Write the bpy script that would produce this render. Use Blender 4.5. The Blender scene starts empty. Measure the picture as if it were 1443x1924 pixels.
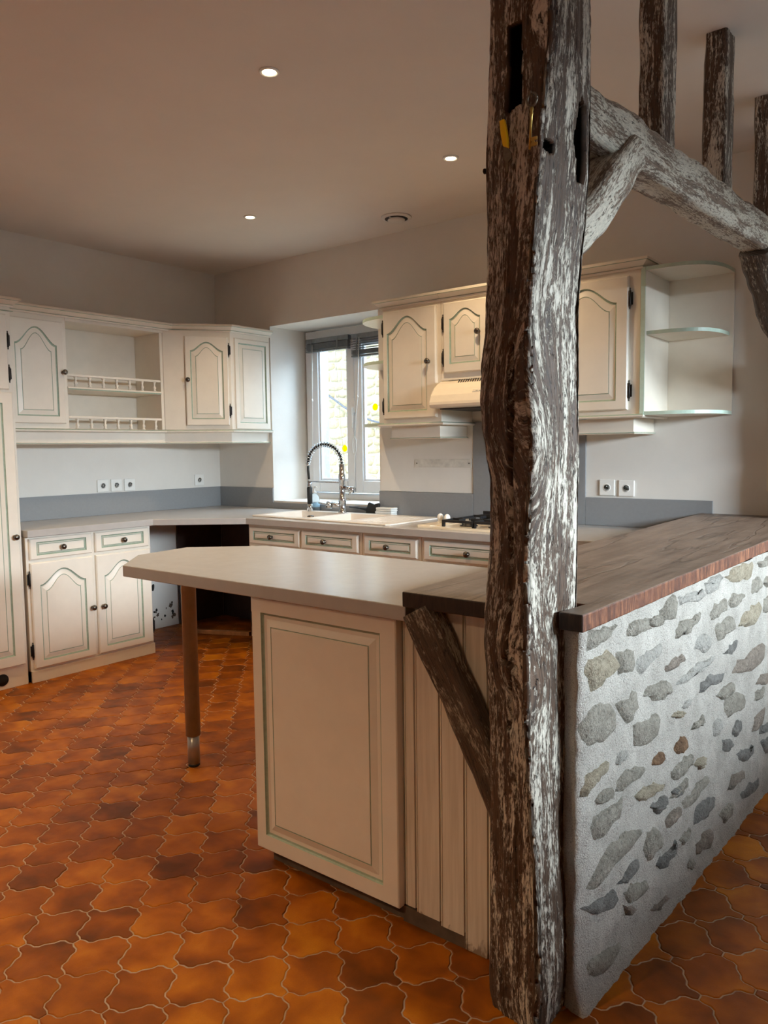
import bpy, bmesh, math, random
from math import sin, cos, pi, radians, atan2, sqrt, exp
from mathutils import Vector, Matrix, noise
from mathutils.geometry import tessellate_polygon

random.seed(7)
SC = bpy.context.scene
COL = SC.collection

# ------------------------------------------------------------------ camera
cam_d = bpy.data.cameras.new('camera')
cam = bpy.data.objects.new('camera', cam_d)
COL.objects.link(cam)
SC.camera = cam
YAW, PITCH, ROLL, FPX = 0.671514, -0.0809443, -0.0130909, 1449.329
cf = Vector((-sin(YAW)*cos(PITCH), cos(YAW)*cos(PITCH), sin(PITCH)))
cr = Vector((cos(YAW), sin(YAW), 0)); cu = cr.cross(cf)
cr2 = cr*cos(ROLL)+cu*sin(ROLL); cu2 = -cr*sin(ROLL)+cu*cos(ROLL)
m3 = Matrix((cr2, cu2, -cf)).transposed()
cam.matrix_world = Matrix.Translation((4.96114, -4.10152, 1.33787)) @ m3.to_4x4()
cam_d.sensor_fit = 'VERTICAL'; cam_d.sensor_height = 36.0; cam_d.sensor_width = 27.0
cam_d.lens = FPX/1924*36
cam_d.clip_start = 0.02

# ------------------------------------------------------------------ world, sun, daylight
W = bpy.data.worlds.new('world'); SC.world = W; W.use_nodes = True
wn = W.node_tree.nodes['Background']
wn.inputs[0].default_value = (0.55, 0.77, 1.0, 1); wn.inputs[1].default_value = 4.6

def lamp(name, kind, loc, rot, energy, color, **kw):
    d = bpy.data.lights.new(name, kind); d.energy = energy; d.color = color
    for k, v in kw.items(): setattr(d, k, v)
    o = bpy.data.objects.new(name, d); COL.objects.link(o); o.location = loc; o.rotation_euler = rot
    return o
def aim(o, d): o.rotation_euler = Vector(d).to_track_quat('-Z', 'Y').to_euler()

sun = lamp('sun', 'SUN', (0, 0, 8), (0, 0, 0), 4.2, (1, .90, .70), angle=radians(1))
aim(sun, (-.22, .55, -.80))
# sky portals in the two window openings, and daylight coming in through the side window
pk = lamp('kitchen_window_portal', 'AREA', (1.15, .47, 1.61), (0, 0, 0), 1, (1, 1, 1), shape='RECTANGLE', size=.84, size_y=1.30)
aim(pk, (0, -1, 0)); pk.data.cycles.is_portal = True
dl = lamp('side_window_daylight', 'AREA', (9.5, -2.1, 2.25), (0, 0, 0), 1280, (.78, .91, 1.0), shape='RECTANGLE', size=4.5, size_y=.75)
aim(dl, (-1, 0, -.12))
dk = lamp('kitchen_window_daylight', 'AREA', (1.45, 1.05, 2.62), (0, 0, 0), 92, (.62, .83, 1.0), shape='RECTANGLE', size=1.3, size_y=.7)
aim(dk, (-.18, -.78, -.62))

SC.view_settings.view_transform = 'Standard'
SC.view_settings.look = 'None'
SC.view_settings.gamma = 1
SC.view_settings.use_curve_mapping = False
SC.view_settings.exposure = -0.10
SC.cycles.use_denoising = True
SC.cycles.max_bounces = 10
SC.cycles.diffuse_bounces = 6
SC.cycles.sample_clamp_indirect = 6
SC.cycles.caustics_reflective = False
SC.cycles.caustics_refractive = False

# ------------------------------------------------------------------ materials
def lin(r, g, b):
    f = lambda c: c/12.92 if c <= .04045 else ((c+.055)/1.055)**2.4
    return (f(r/255), f(g/255), f(b/255), 1)

class NT:
    def __init__(s, name):
        s.m = bpy.data.materials.new(name); s.m.use_nodes = True
        s.t = s.m.node_tree; s.b = s.t.nodes['Principled BSDF']
    def n(s, typ, **kw):
        nd = s.t.nodes.new(typ)
        for k, v in kw.items(): setattr(nd, k, v)
        return nd
    def l(s, a, b): s.t.links.new(a, b)
    def noise(s, vec, scale, detail=4, rough=.6, dist=0):
        nd = s.n('ShaderNodeTexNoise'); nd.inputs['Scale'].default_value = scale
        nd.inputs['Detail'].default_value = detail; nd.inputs['Roughness'].default_value = rough
        nd.inputs['Distortion'].default_value = dist
        if vec is not None: s.l(vec, nd.inputs['Vector'])
        return nd.outputs['Fac']
    def ramp(s, fac, stops):
        nd = s.n('ShaderNodeValToRGB'); e = nd.color_ramp.elements
        while len(e) < len(stops): e.new(.5)
        for i, (p, c) in enumerate(stops):
            e[i].position = p; e[i].color = c if len(c) == 4 else (*c, 1)
        s.l(fac, nd.inputs[0]); return nd.outputs[0]
    def mapping(s, vec, scale):
        nd = s.n('ShaderNodeMapping'); nd.inputs['Scale'].default_value = scale
        s.l(vec, nd.inputs['Vector']); return nd.outputs[0]
    def mix(s, fac, a, b):
        nd = s.n('ShaderNodeMix', data_type='RGBA')
        for v, i in ((fac, 0), (a, 6), (b, 7)):
            if isinstance(v, (int, float)): nd.inputs[i].default_value = v
            elif isinstance(v, tuple): nd.inputs[i].default_value = v
            else: s.l(v, nd.inputs[i])
        return nd.outputs[2]
    def math(s, op, a, b=0.0):
        nd = s.n('ShaderNodeMath', operation=op)
        for v, i in ((a, 0), (b, 1)):
            if isinstance(v, (int, float)): nd.inputs[i].default_value = v
            else: s.l(v, nd.inputs[i])
        return nd.outputs[0]
    def bump(s, h, strength=.3, dist=.01):
        nd = s.n('ShaderNodeBump'); nd.inputs['Strength'].default_value = strength
        nd.inputs['Distance'].default_value = dist
        s.l(h, nd.inputs['Height']); s.l(nd.outputs[0], s.b.inputs['Normal'])
    def pos(s): return s.n('ShaderNodeNewGeometry').outputs['Position']
    def obj(s): return s.n('ShaderNodeTexCoord').outputs['Object']
    def rnd(s): return s.n('ShaderNodeObjectInfo').outputs['Random']
    def col(s, c):
        if isinstance(c, tuple): s.b.inputs['Base Color'].default_value = c
        else: s.l(c, s.b.inputs['Base Color'])
    def rough(s, r):
        if isinstance(r, (int, float)): s.b.inputs['Roughness'].default_value = r
        else: s.l(r, s.b.inputs['Roughness'])

def plain(name, c, rough=.5, metal=0, var=.06, scale=30, bump=0, bscale=200):
    k = NT(name); p = k.pos()
    if var:
        f = k.noise(p, scale, 3)
        d = tuple(max(0, v*(1-var)) for v in c[:3])+(1,); u = tuple(min(1, v*(1+var)) for v in c[:3])+(1,)
        k.col(k.ramp(f, [(.3, d), (.7, u)]))
    else: k.col(c)
    k.rough(rough); k.b.inputs['Metallic'].default_value = metal
    if bump: k.bump(k.noise(p, bscale, 4), bump, .004)
    return k.m

M = {}
M['paint'] = plain('cream_paint', lin(229, 221, 207), .36, var=.03, scale=9, bump=.05, bscale=120)
M['green'] = plain('green_line_paint', lin(150, 166, 146), .45, var=.12, scale=60)
M['palegreen'] = plain('pale_green_edge_paint', lin(190, 210, 195), .35, var=.06, scale=40)
M['wall'] = plain('white_wall_paint', lin(226, 222, 215), .75, var=.025, scale=5, bump=.12, bscale=90)
M['ceil'] = plain('ceiling_paint', lin(228, 220, 211), .85, var=.02, scale=3, bump=.05, bscale=120)
M['splash'] = plain('grey_splashback_laminate', lin(139, 141, 143), .42, var=.03, scale=60)
M['pvc'] = plain('white_window_plastic', lin(232, 234, 236), .3, var=.015)
M['blind'] = plain('grey_blind_wood', lin(112, 117, 121), .5, var=.15, scale=40)
M['cord'] = plain('white_cord', lin(220, 220, 215), .7, var=0)
M['sink'] = plain('cream_composite_sink', lin(232, 222, 210), .28, var=.03, scale=300)
M['hob'] = plain('cream_enamel', lin(240, 226, 202), .22, var=.02)
M['castiron'] = plain('black_cast_iron', lin(24, 24, 26), .45, var=.1)
M['iron'] = plain('black_wrought_iron', lin(34, 28, 24), .45, .5, var=.15)
M['pewter'] = plain('dark_pewter', lin(105, 98, 90), .25, .95, var=.1)
M['chrome'] = plain('chrome', lin(205, 208, 212), .12, 1, var=0)
M['steel'] = plain('brushed_steel', lin(172, 166, 160), .3, .6, var=.08, scale=40)
M['black'] = plain('black_rubber', lin(22, 26, 27), .5, var=.1)
M['white'] = plain('white_plastic', lin(236, 235, 230), .35, var=.01)
M['ivory'] = plain('ivory_plastic', lin(228, 218, 200), .35, var=.02)
M['dark'] = plain('dark_hollow', lin(20, 17, 14), .9, var=.1)
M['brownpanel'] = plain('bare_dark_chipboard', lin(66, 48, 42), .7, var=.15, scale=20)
M['kick'] = plain('dirty_dark_plinth', lin(92, 76, 62), .7, var=.4, scale=14)
M['brass'] = plain('old_brass', lin(190, 165, 95), .3, 1, var=.2, scale=80)
M['iron2'] = plain('dull_old_iron', lin(120, 112, 100), .45, .9, var=.2, scale=80)
M['yellow'] = plain('yellow_plastic', lin(246, 205, 20), .35, var=.03)
M['cloth'] = plain('white_cloth', lin(236, 236, 232), .9, var=.03, bump=.4, bscale=300)
M['offcut'] = plain('bare_pine', lin(170, 120, 80), .6, var=.2, scale=25)
M['vent'] = plain('vent_plastic', lin(226, 220, 212), .5, var=.02)
M['grille'] = plain('dark_grille', lin(40, 34, 28), .6, var=0)
M['socketwell'] = plain('socket_grey', lin(150, 147, 140), .5, var=0)
M['cable'] = plain('grey_cable', lin(100, 105, 115), .6, var=0)
M['greyplaster'] = plain('grey_render', lin(170, 174, 176), .9, var=.12, scale=25, bump=.5, bscale=60)

# worktop laminate
k = NT('beige_laminate'); p = k.pos()
f = k.noise(k.mapping(p, (3, 3, 3)), 6, 4, .6)
k.col(k.ramp(f, [(.2, lin(176, 171, 166)), (.8, lin(184, 179, 174))]))
k.rough(.27)
M['laminate'] = k.m
# bar wood
k = NT('dark_oak_slab'); p = k.obj()
g = k.noise(k.mapping(p, (26, 1.6, 14)), 2.2, 8, .72, .5)
saw = k.noise(k.mapping(p, (4, 150, 10)), 1.4, 3, .7)
b = k.noise(k.mapping(p, (7, 1.0, 3)), 2.4, 5, .62, .25)
v = k.noise(k.mapping(p, (5, .55, 1)), 1.0, 4, .55, .3)
c1 = k.ramp(g, [(.28, lin(84, 68, 58)), (.5, lin(128, 110, 97)), (.72, lin(172, 154, 139))])
c2 = k.ramp(b, [(.36, lin(94, 77, 66)), (.64, lin(156, 138, 123))])
cc = k.mix(.5, c1, c2)
cc = k.mix(k.ramp(saw, [(.40, (.35, .35, .35, 1)), (.62, (0, 0, 0, 1))]), cc, lin(58, 42, 32))
line = k.ramp(v, [(.486, (0, 0, 0, 1)), (.497, (1, 1, 1, 1)), (.503, (1, 1, 1, 1)), (.514, (0, 0, 0, 1))])
k.col(k.mix(k.math('MULTIPLY', line, .4), cc, lin(40, 28, 20)))
k.rough(k.math('ADD', .30, k.math('MULTIPLY', g, .32))); k.bump(k.math('SUBTRACT', k.math('ADD', g, k.math('MULTIPLY', saw, .5)), line), .35, .004)
M['oak'] = k.m
k = NT('live_edge_wood'); p = k.obj()
g = k.noise(k.mapping(p, (8, 26, 5)), 2, 7, .75, .5)
k.col(k.ramp(g, [(.3, lin(38, 22, 15)), (.5, lin(98, 56, 36)), (.72, lin(168, 112, 76))]))
k.rough(.55); k.bump(g, .5, .006)
M['oakedge'] = k.m
k = NT('dark_end_grain'); k.col(k.ramp(k.noise(k.mapping(k.obj(), (20, 20, 4)), 4, 6), [(.3, lin(22, 16, 13)), (.7, lin(62, 46, 36))])); k.rough(.7)
M['endgrain'] = k.m

# distressed limewashed timber: 'grain' attribute = (around, along, shade coloured into hollows)
def timber_mat(name, white, mid, dark, cover):
    k = NT(name)
    at = k.n('ShaderNodeAttribute', attribute_name='grain'); v = at.outputs['Vector']
    sep = k.n('ShaderNodeSeparateXYZ'); k.l(v, sep.inputs[0])
    streak = k.noise(k.mapping(v, (48, 2.8, 0)), 1.0, 4, .6, .15)
    speck = k.noise(k.mapping(v, (190, 40, 0)), 1.0, 6, .75, .2)
    patch = k.noise(k.mapping(v, (15, 4.5, 0)), 1.0, 3, .55)
    fib = k.noise(k.mapping(v, (230, 9, 0)), 1.0, 4, .7)
    dash = k.noise(k.mapping(v, (190, 34, 0)), 1.0, 3, .6, .3)
    s = k.math('ADD', k.math('ADD', k.math('MULTIPLY', streak, .36), k.math('MULTIPLY', speck, .46)), k.math('MULTIPLY', patch, .30))
    s = k.math("SUBTRACT", s, k.math("MULTIPLY", sep.outputs[2], 3.0))
    wood = k.ramp(fib, [(.30, dark), (.66, mid)])
    mask = k.ramp(s, [(cover-.022, (0, 0, 0, 1)), (cover+.03, (1, 1, 1, 1))])
    wht = k.ramp(speck, [(.32, tuple(x*.58 for x in white[:3])+(1,)), (.58, white)])
    col = k.mix(mask, wood, wht)
    crack = k.ramp(dash, [(.335, (1, 1, 1, 1)), (.385, (0, 0, 0, 1))])
    col = k.mix(k.math('MULTIPLY', crack, .9), col, tuple(x*.45 for x in dark[:3])+(1,))
    col = k.mix(k.ramp(sep.outputs[2], [(.03, (0, 0, 0, 1)), (.16, (1, 1, 1, 1))]), col, (.003, .0025, .002, 1))  # near-black colour paints deep shade into the mortises and hole
    k.col(col)
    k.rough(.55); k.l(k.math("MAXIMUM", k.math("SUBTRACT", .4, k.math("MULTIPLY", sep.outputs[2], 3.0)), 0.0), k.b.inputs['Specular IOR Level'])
    h = k.math('ADD', k.math('MULTIPLY', mask, .35), k.math('SUBTRACT', k.math('MULTIPLY', fib, .6), crack))
    k.bump(h, .7, .004)
    return k.m
M['timber'] = timber_mat('limewashed_oak', lin(214, 207, 192), lin(104, 82, 66), lin(38, 28, 22), .578)
M['timberw'] = timber_mat('paler_limewashed_oak', lin(205, 198, 182), lin(140, 118, 100), lin(70, 54, 44), .55)
M['timberd'] = timber_mat('dark_limewashed_oak', lin(178, 166, 146), lin(98, 80, 64), lin(40, 30, 24), .60)

# floor tiles
k = NT('glazed_terracotta'); p = k.pos(); r = k.rnd()
sh = k.n('ShaderNodeVectorMath', operation='ADD'); k.l(p, sh.inputs[0])
cm = k.n('ShaderNodeCombineXYZ'); k.l(k.math('MULTIPLY', r, 37.), cm.inputs[0]); k.l(k.math('MULTIPLY', r, 91.), cm.inputs[1])
k.l(cm.outputs[0], sh.inputs[1])
f = k.noise(sh.outputs[0], 6.5, 3, .5, .3)
f2 = k.math('ADD', k.math('MULTIPLY', f, .8), k.math('MULTIPLY', r, .22))
c = k.ramp(f2, [(.30, lin(100, 50, 4)), (.46, lin(142, 72, 4)), (.60, lin(176, 96, 6)), (.78, lin(206, 126, 18))])
fine = k.noise(p, 260, 3, .7)
k.col(k.mix(k.math('MULTIPLY', fine, .35), c, lin(82, 40, 6)))
k.b.inputs['Specular IOR Level'].default_value = .2
k.rough(k.math('ADD', .36, k.math('MULTIPLY', k.noise(p, 18, 4), .24)))
k.bump(k.math('ADD', k.noise(p, 22, 3), k.math('MULTIPLY', fine, .12)), .16, .006)
M['tile'] = k.m
M['grout'] = plain('beige_grout', lin(176, 150, 124), .85, var=.2, scale=40, bump=.4, bscale=200)

# lime mortar + stones
k = NT('lime_mortar'); p = k.pos()
f = k.noise(p, 9, 5, .6); sp = k.noise(p, 330, 3, .75)
c = k.ramp(f, [(.3, lin(172, 166, 157)), (.7, lin(200, 194, 185))])
k.col(k.mix(k.ramp(sp, [(.36, (.85, .85, .85, 1)), (.46, (0, 0, 0, 1))]), c, lin(120, 112, 104)))
k.rough(.95); k.bump(k.math('ADD', k.math('MULTIPLY', k.noise(p, 34, 5, .7), .9), k.math('MULTIPLY', k.noise(p, 190, 3, .75), .6)), .8, .020)
M['mortar'] = k.m
def stone(name, a, b):
    k = NT(name); p = k.pos()
    f = k.noise(p, 24, 6, .68, .5); g = k.noise(p, 110, 5, .7)
    c = k.ramp(f, [(.28, a), (.5, tuple((x+y)/2 for x, y in zip(a, b))), (.72, b)])
    k.col(k.mix(k.ramp(g, [(.35, (.6, .6, .6, 1)), (.5, (0, 0, 0, 1))]), c, tuple(x*.55 for x in a[:3])+(1,)))
    k.rough(.85); k.bump(k.math('ADD', f, k.math('MULTIPLY', g, .7)), 1.0, .022); return k.m
M['s_g'] = stone('grey_limestone', lin(138, 131, 118), lin(186, 179, 166))
M['s_w'] = stone('pale_limestone', lin(168, 163, 154), lin(200, 196, 188))
M['s_o'] = stone('ochre_limestone', lin(152, 139, 116), lin(196, 184, 162))
M['s_b'] = stone('brown_stone', lin(128, 116, 104), lin(174, 160, 146))
M['s_d'] = stone('dark_grey_stone', lin(106, 103, 98), lin(158, 155, 149))
M['s_r'] = stone('rust_brown_stone', lin(92, 66, 46), lin(160, 124, 92))
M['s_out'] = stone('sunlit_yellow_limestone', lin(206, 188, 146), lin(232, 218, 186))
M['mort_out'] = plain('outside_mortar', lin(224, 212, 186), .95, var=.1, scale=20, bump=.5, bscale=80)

# tongue and groove planks: cream paint with dirt at the foot
k = NT('worn_cream_plank'); p = k.pos()
sx = k.n('ShaderNodeSeparateXYZ'); k.l(p, sx.inputs[0])
d = k.noise(k.mapping(p, (14, 14, 9)), 2, 4, .6, .4)
th = k.math('ADD', sx.outputs[2], k.math('MULTIPLY', d, .22))
stain = k.ramp(th, [(.125, (1, 1, 1, 1)), (.15, (0, 0, 0, 1))])
g = k.noise(k.mapping(p, (40, 40, 2)), 2, 5)
c = k.ramp(g, [(.3, lin(206, 194, 176)), (.7, lin(226, 216, 200))])
k.col(k.mix(k.math('MULTIPLY', stain, .8), c, lin(112, 88, 66))); k.rough(.45)
M['plank'] = k.m

def emit(name, c, s):
    k = NT(name); k.b.inputs['Emission Color'].default_value = c; k.b.inputs['Emission Strength'].default_value = s
    k.col(c); return k.m
M['bulb'] = emit('lit_bulb', (1, .80, .50, 1), 26)
k = NT('window_glass')
g = k.n('ShaderNodeBsdfTransparent'); gl = k.n('ShaderNodeBsdfGlossy'); gl.inputs['Roughness'].default_value = .02
mx = k.n('ShaderNodeMixShader'); mx.inputs[0].default_value = .05; k.l(g.outputs[0], mx.inputs[1]); k.l(gl.outputs[0], mx.inputs[2])
k.l(mx.outputs[0], k.t.nodes['Material Output'].inputs[0]); M['glass'] = k.m
k = NT('clear_bottle_plastic'); k.col((.86, .94, .97, 1)); k.rough(.1); k.b.inputs['Transmission Weight'].default_value = .85; k.b.inputs['IOR'].default_value = 1.2
M['bottle'] = k.m
M['soap'] = plain('white_soap', lin(225, 240, 245), .2, var=0)
M['worn'] = plain('worn_white_board', lin(214, 210, 200), .7, var=.14, scale=22, bump=.2, bscale=60)
k = NT('yellow_film_sticker'); tr = k.n('ShaderNodeBsdfTranslucent'); tr.inputs[0].default_value = (1, .86, .0, 1)
df = k.n('ShaderNodeBsdfDiffuse'); df.inputs[0].default_value = (.95, .78, .0, 1); mx = k.n('ShaderNodeMixShader'); mx.inputs[0].default_value = .45
k.l(tr.outputs[0], mx.inputs[1]); k.l(df.outputs[0], mx.inputs[2]); k.l(mx.outputs[0], k.t.nodes['Material Output'].inputs[0]); M['sticker'] = k.m
M['label'] = plain('pale_blue_label', lin(150, 190, 215), .4, var=.15, scale=150)

# ------------------------------------------------------------------ mesh helpers
class MB:
    def __init__(s): s.v = []; s.f = []; s.mi = []; s.sm = []
    def add(s, vs, fs, mi=0, smooth=False):
        o = len(s.v); s.v += [tuple(v) for v in vs]
        for i, f in enumerate(fs):
            s.f.append(tuple(o+j for j in f)); s.mi.append(mi[i] if isinstance(mi, list) else mi); s.sm.append(smooth)
        return s
    def box(s, x0, x1, y0, y1, z0, z1, mi=0):
        return s.add([(x0, y0, z0), (x1, y0, z0), (x1, y1, z0), (x0, y1, z0), (x0, y0, z1), (x1, y0, z1), (x1, y1, z1), (x0, y1, z1)],
              [(3, 2, 1, 0), (4, 5, 6, 7), (0, 1, 5, 4), (1, 2, 6, 5), (2, 3, 7, 6), (3, 0, 4, 7)], mi)
    def plate(s, outer, z0, z1, holes=(), mi=0, side=None):
        loops = [list(outer)]+[list(h) for h in holes]
        tri = tessellate_polygon([[Vector((x, y, 0)) for x, y in l] for l in loops])
        flat = [q for l in loops for q in l]; n = len(flat)
        vs = [(x, y, z1) for x, y in flat]+[(x, y, z0) for x, y in flat]; fs = []
        for t in tri:
            a, b, c = [Vector((*flat[i], 0)) for i in t]
            if (b-a).cross(c-a).z < 0: t = t[::-1]
            fs += [tuple(t), tuple(n+i for i in t[::-1])]
        m = [mi]*len(fs); o = 0
        for li, l in enumerate(loops):
            area = sum(l[i][0]*l[(i+1) % len(l)][1]-l[(i+1) % len(l)][0]*l[i][1] for i in range(len(l)))
            ccw = (area > 0) == (li == 0)
            for i in range(len(l)):
                a, b = o+i, o+(i+1) % len(l)
                fs.append((a, n+a, n+b, b) if ccw else (b, n+b, n+a, a)); m.append(mi if side is None else side)
            o += len(l)
        return s.add(vs, fs, m)
    def lathe(s, prof, mat=None, seg=20, mi=0, smooth=True):
        """profile (r,h) round +Z, placed by matrix"""
        mat = mat or Matrix(); vs = []; fs = []
        for r, h in prof:
            for i in range(seg):
                a = 2*pi*i/seg; vs.append(mat @ Vector((r*cos(a), r*sin(a), h)))
        for j in range(len(prof)-1):
            for i in range(seg):
                a, b = j*seg+i, j*seg+(i+1) % seg; fs.append((a, b, b+seg, a+seg))
        fs.append(tuple(range(seg))[::-1]); fs.append(tuple((len(prof)-1)*seg+i for i in range(seg)))
        return s.add(vs, fs, mi, smooth)
    def tube(s, path, r, seg=8, mi=0):
        P = [Vector(p) for p in path]; vs = []; fs = []; up = None
        for i, p in enumerate(P):
            t = (P[min(i+1, len(P)-1)]-P[max(i-1, 0)]).normalized()
            if up is None: up = Vector((0, 0, 1)) if abs(t.z) < .9 else Vector((1, 0, 0))
            a = t.cross(up).normalized(); b = a.cross(t).normalized(); up = b
            rr = r[i] if isinstance(r, (list, tuple)) else r
            for q in range(seg):
                an = 2*pi*q/seg; vs.append(p+a*rr*cos(an)+b*rr*sin(an))
        for j in range(len(P)-1):
            for q in range(seg):
                a, b = j*seg+q, j*seg+(q+1) % seg; fs.append((a, b, b+seg, a+seg))
        fs.append(tuple(range(seg))[::-1]); fs.append(tuple((len(P)-1)*seg+i for i in range(seg)))
        return s.add(vs, fs, mi, True)
    def sweep(s, path, prof, mis=None, caps=True):
        """profile (outward, z) along plan polyline; outward = right of travel"""
        P = [Vector((x, y)) for x, y in path]; vs = []; fs = []; m = []; n = len(prof)
        for i, p in enumerate(P):
            ns = []
            if i > 0: d = (P[i]-P[i-1]).normalized(); ns.append(Vector((d.y, -d.x)))
            if i < len(P)-1: d = (P[i+1]-P[i]).normalized(); ns.append(Vector((d.y, -d.x)))
            nn = sum(ns, Vector((0, 0))).normalized(); kx = 1/max(.3, nn.dot(ns[0]))
            for o, z in prof: vs.append((p.x+nn.x*o*kx, p.y+nn.y*o*kx, z))
        for i in range(len(P)-1):
            for j in range(n):
                a, b = i*n+j, i*n+(j+1) % n
                fs.append((a, a+n, b+n, b)); m.append(mis[j] if mis else 0)
        if caps:
            fs.append(tuple(range(n))); m.append(0); fs.append(tuple((len(P)-1)*n+j for j in range(n))[::-1]); m.append(0)
        return s.add(vs, fs, m)
    def mesh(s, name, mats):
        me = bpy.data.meshes.new(name); me.from_pydata(s.v, [], s.f)
        for m in mats: me.materials.append(m)
        me.polygons.foreach_set('material_index', s.mi); me.polygons.foreach_set('use_smooth', s.sm)
        me.update(); return me
    def build(s, name, mat, parent=None, bevel=0, loc=None, fix=True):
        mats = [M[q] for q in ([mat] if isinstance(mat, str) else mat)]
        me = s.mesh(name, mats)
        if fix:
            b = bmesh.new(); b.from_mesh(me); bmesh.ops.recalc_face_normals(b, faces=b.faces); b.to_mesh(me); b.free()
        o = bpy.data.objects.new(name, me); COL.objects.link(o)
        if parent is not None: o.parent = parent
        if loc is not None: o.location = loc
        if bevel:
            md = o.modifiers.new('bevel', 'BEVEL'); md.width = bevel; md.segments = 2; md.limit_method = 'ANGLE'; md.angle_limit = radians(50)
        return o

def tag(o, label=None, cat=None, group=None, kind=None):
    for k_, v in (('label', label), ('category', cat), ('group', group), ('kind', kind)):
        if v: o[k_] = v
    return o
def thing(name, label, cat, loc=(0, 0, 0), rotz=0, group=None):
    o = bpy.data.objects.new(name, None); COL.objects.link(o); o.empty_display_size = .05
    o.location = loc; o.rotation_euler = (0, 0, rotz)
    return tag(o, label, cat, group)
def link_copy(src, name, parent, loc=None, rot=None):
    o = src.copy(); o.name = name; COL.objects.link(o); o.parent = parent
    if loc is not None: o.location = loc
    if rot is not None: o.rotation_euler = rot
    return o
def axis_mat(p, d):
    """matrix that takes +Z to direction d at point p"""
    return Matrix.Translation(p) @ Vector(d).to_track_quat('Z', 'Y').to_matrix().to_4x4()
def cyl(mb, p, q, r, seg=12, mi=0):
    p, q = Vector(p), Vector(q)
    return mb.lathe([(r, 0), (r, (q-p).length)], axis_mat(p, q-p), seg, mi)
# ================================================================== STRUCTURE
H = 2.745
XR, YF = 7.0, -6.4
WX0, WX1, WZ0, WZ1 = .625, 1.672, .945, 2.272      # kitchen window recess
mb = MB()
mb.box(-.2, WX0, 0, .50, 0, H).box(WX1, XR+.2, 0, .50, 0, H).box(WX0, WX1, 0, .50, WZ1, H).box(WX0, WX1, 0, .50, 0, WZ0-.02)
mb.box(WX0, .72, .432, .50, WZ0, WZ1).box(1.60, WX1, .432, .50, WZ0, WZ1)
mb.box(-.2, XR+.2, 0, .50, H, H+.25)
o = tag(mb.build('wall_back', 'wall'), 'white painted wall with the window over the sink', kind='structure')
tag(MB().box(-.2, 0, YF-.2, 0, 0, H+.25).build('wall_left', 'wall'), 'white painted wall behind the left cupboards', kind='structure')
mb = MB(); OY0, OY1, OZ0, OZ1 = -2.5, -.2, 1.38, 2.03
mb.box(XR, XR+.2, YF-.2, OY0, 0, H).box(XR, XR+.2, OY1, 0, 0, H).box(XR, XR+.2, OY0, OY1, 0, OZ0).box(XR, XR+.2, OY0, OY1, OZ1, H)
tag(mb.build('wall_right', 'wall'), kind='structure')
tag(MB().box(-.2, XR+.2, YF-.2, YF, 0, H).build('wall_front', 'wall'), kind='structure')
tag(MB().box(-.2, XR+.2, YF-.2, .3, H, H+.25).build('ceiling', 'ceil'), 'plain white ceiling', kind='structure')

# ---- floor: grout bed + interlocking tiles
floor = tag(MB().box(-.2, XR+.2, YF-.2, .3, -.12, -.0014).build('floor', 'grout'), 'orange interlocking glazed terracotta tiles with pale grout', kind='structure')
S, BAR = .1013, .0105
def edge(p, q, nrm, n=10):
    out = []
    for i in range(n):
        t = i/n; w = .0112*sin(2*pi*t)-.0034*sin(6*pi*t)
        out.append((p[0]+(q[0]-p[0])*t+nrm[0]*w, p[1]+(q[1]-p[1])*t+nrm[1]*w))
    return out
r2 = sqrt(.5)
def tile_outline():
    b, s = BAR, S; U = (r2, -r2); V = (r2, r2)
    o = edge((0, -s+b), (s, -b), U)                    # lower right, U forwards
    o += [(s, -b)] + [(s, b)]
    o += edge((0, s-b), (s, b), V)[::-1][:-1] + [(0, s-b)]
    o += edge((-s, b), (0, s-b), U)[::-1][:-1] + [(-s, b), (-s, -b)]
    o += edge((-s, -b), (0, -s+b), V)[1:]
    return o
def inset(poly, d):
    out = []; n = len(poly)
    for i in range(n):
        a, b, c = Vector(poly[i-1]), Vector(poly[i]), Vector(poly[(i+1) % n])
        t = (c-a).normalized(); out.append((b.x-t.y*d, b.y+t.x*d))
    return out
TO = tile_outline(); A0 = inset(TO, .0021); A1 = inset(TO, .0046)
def tile_mb(mb, cx=0, cy=0, dz=0):
    n = len(A0); vs = [(cx+x, cy+y, -.006) for x, y in A0]+[(cx+x, cy+y, dz-.0004) for x, y in A0]+[(cx+x, cy+y, dz+.0009) for x, y in A1]
    fs = [(i, (i+1) % n, n+(i+1) % n, n+i) for i in range(n)]+[(n+i, n+(i+1) % n, 2*n+(i+1) % n, 2*n+i) for i in range(n)]
    mb.add(vs, fs, 0, True); mb.add([(x, y, z) for x, y, z in vs[2*n:]], [tuple(range(n))], 0, False)
TILE = MB(); tile_mb(TILE); TILE_ME = TILE.mesh('floor_tile', [M['tile']])
cinv = cam.matrix_world.inverted()
def seen(x, y, z=0):
    c = cinv @ Vector((x, y, z)); d = -c.z
    if d < .1: return None
    u, v = c.x/d*FPX, c.y/d*FPX
    return d if abs(u) < 722+40 and abs(v) < 962+60 else None
def covered(x, y):
    if x < .50 and y < -1.2: return True
    if y > -.55 and x > 1.2 and x < 4.0: return True
    if 3.2 < x < 3.97 and y > -2.36 and y < -1.95: return True
    if 4.05 < x < 4.16 and y > -2.4: return True
    return False
cand = []; rest = []
JX, JY = 3.434, -2.852
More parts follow.
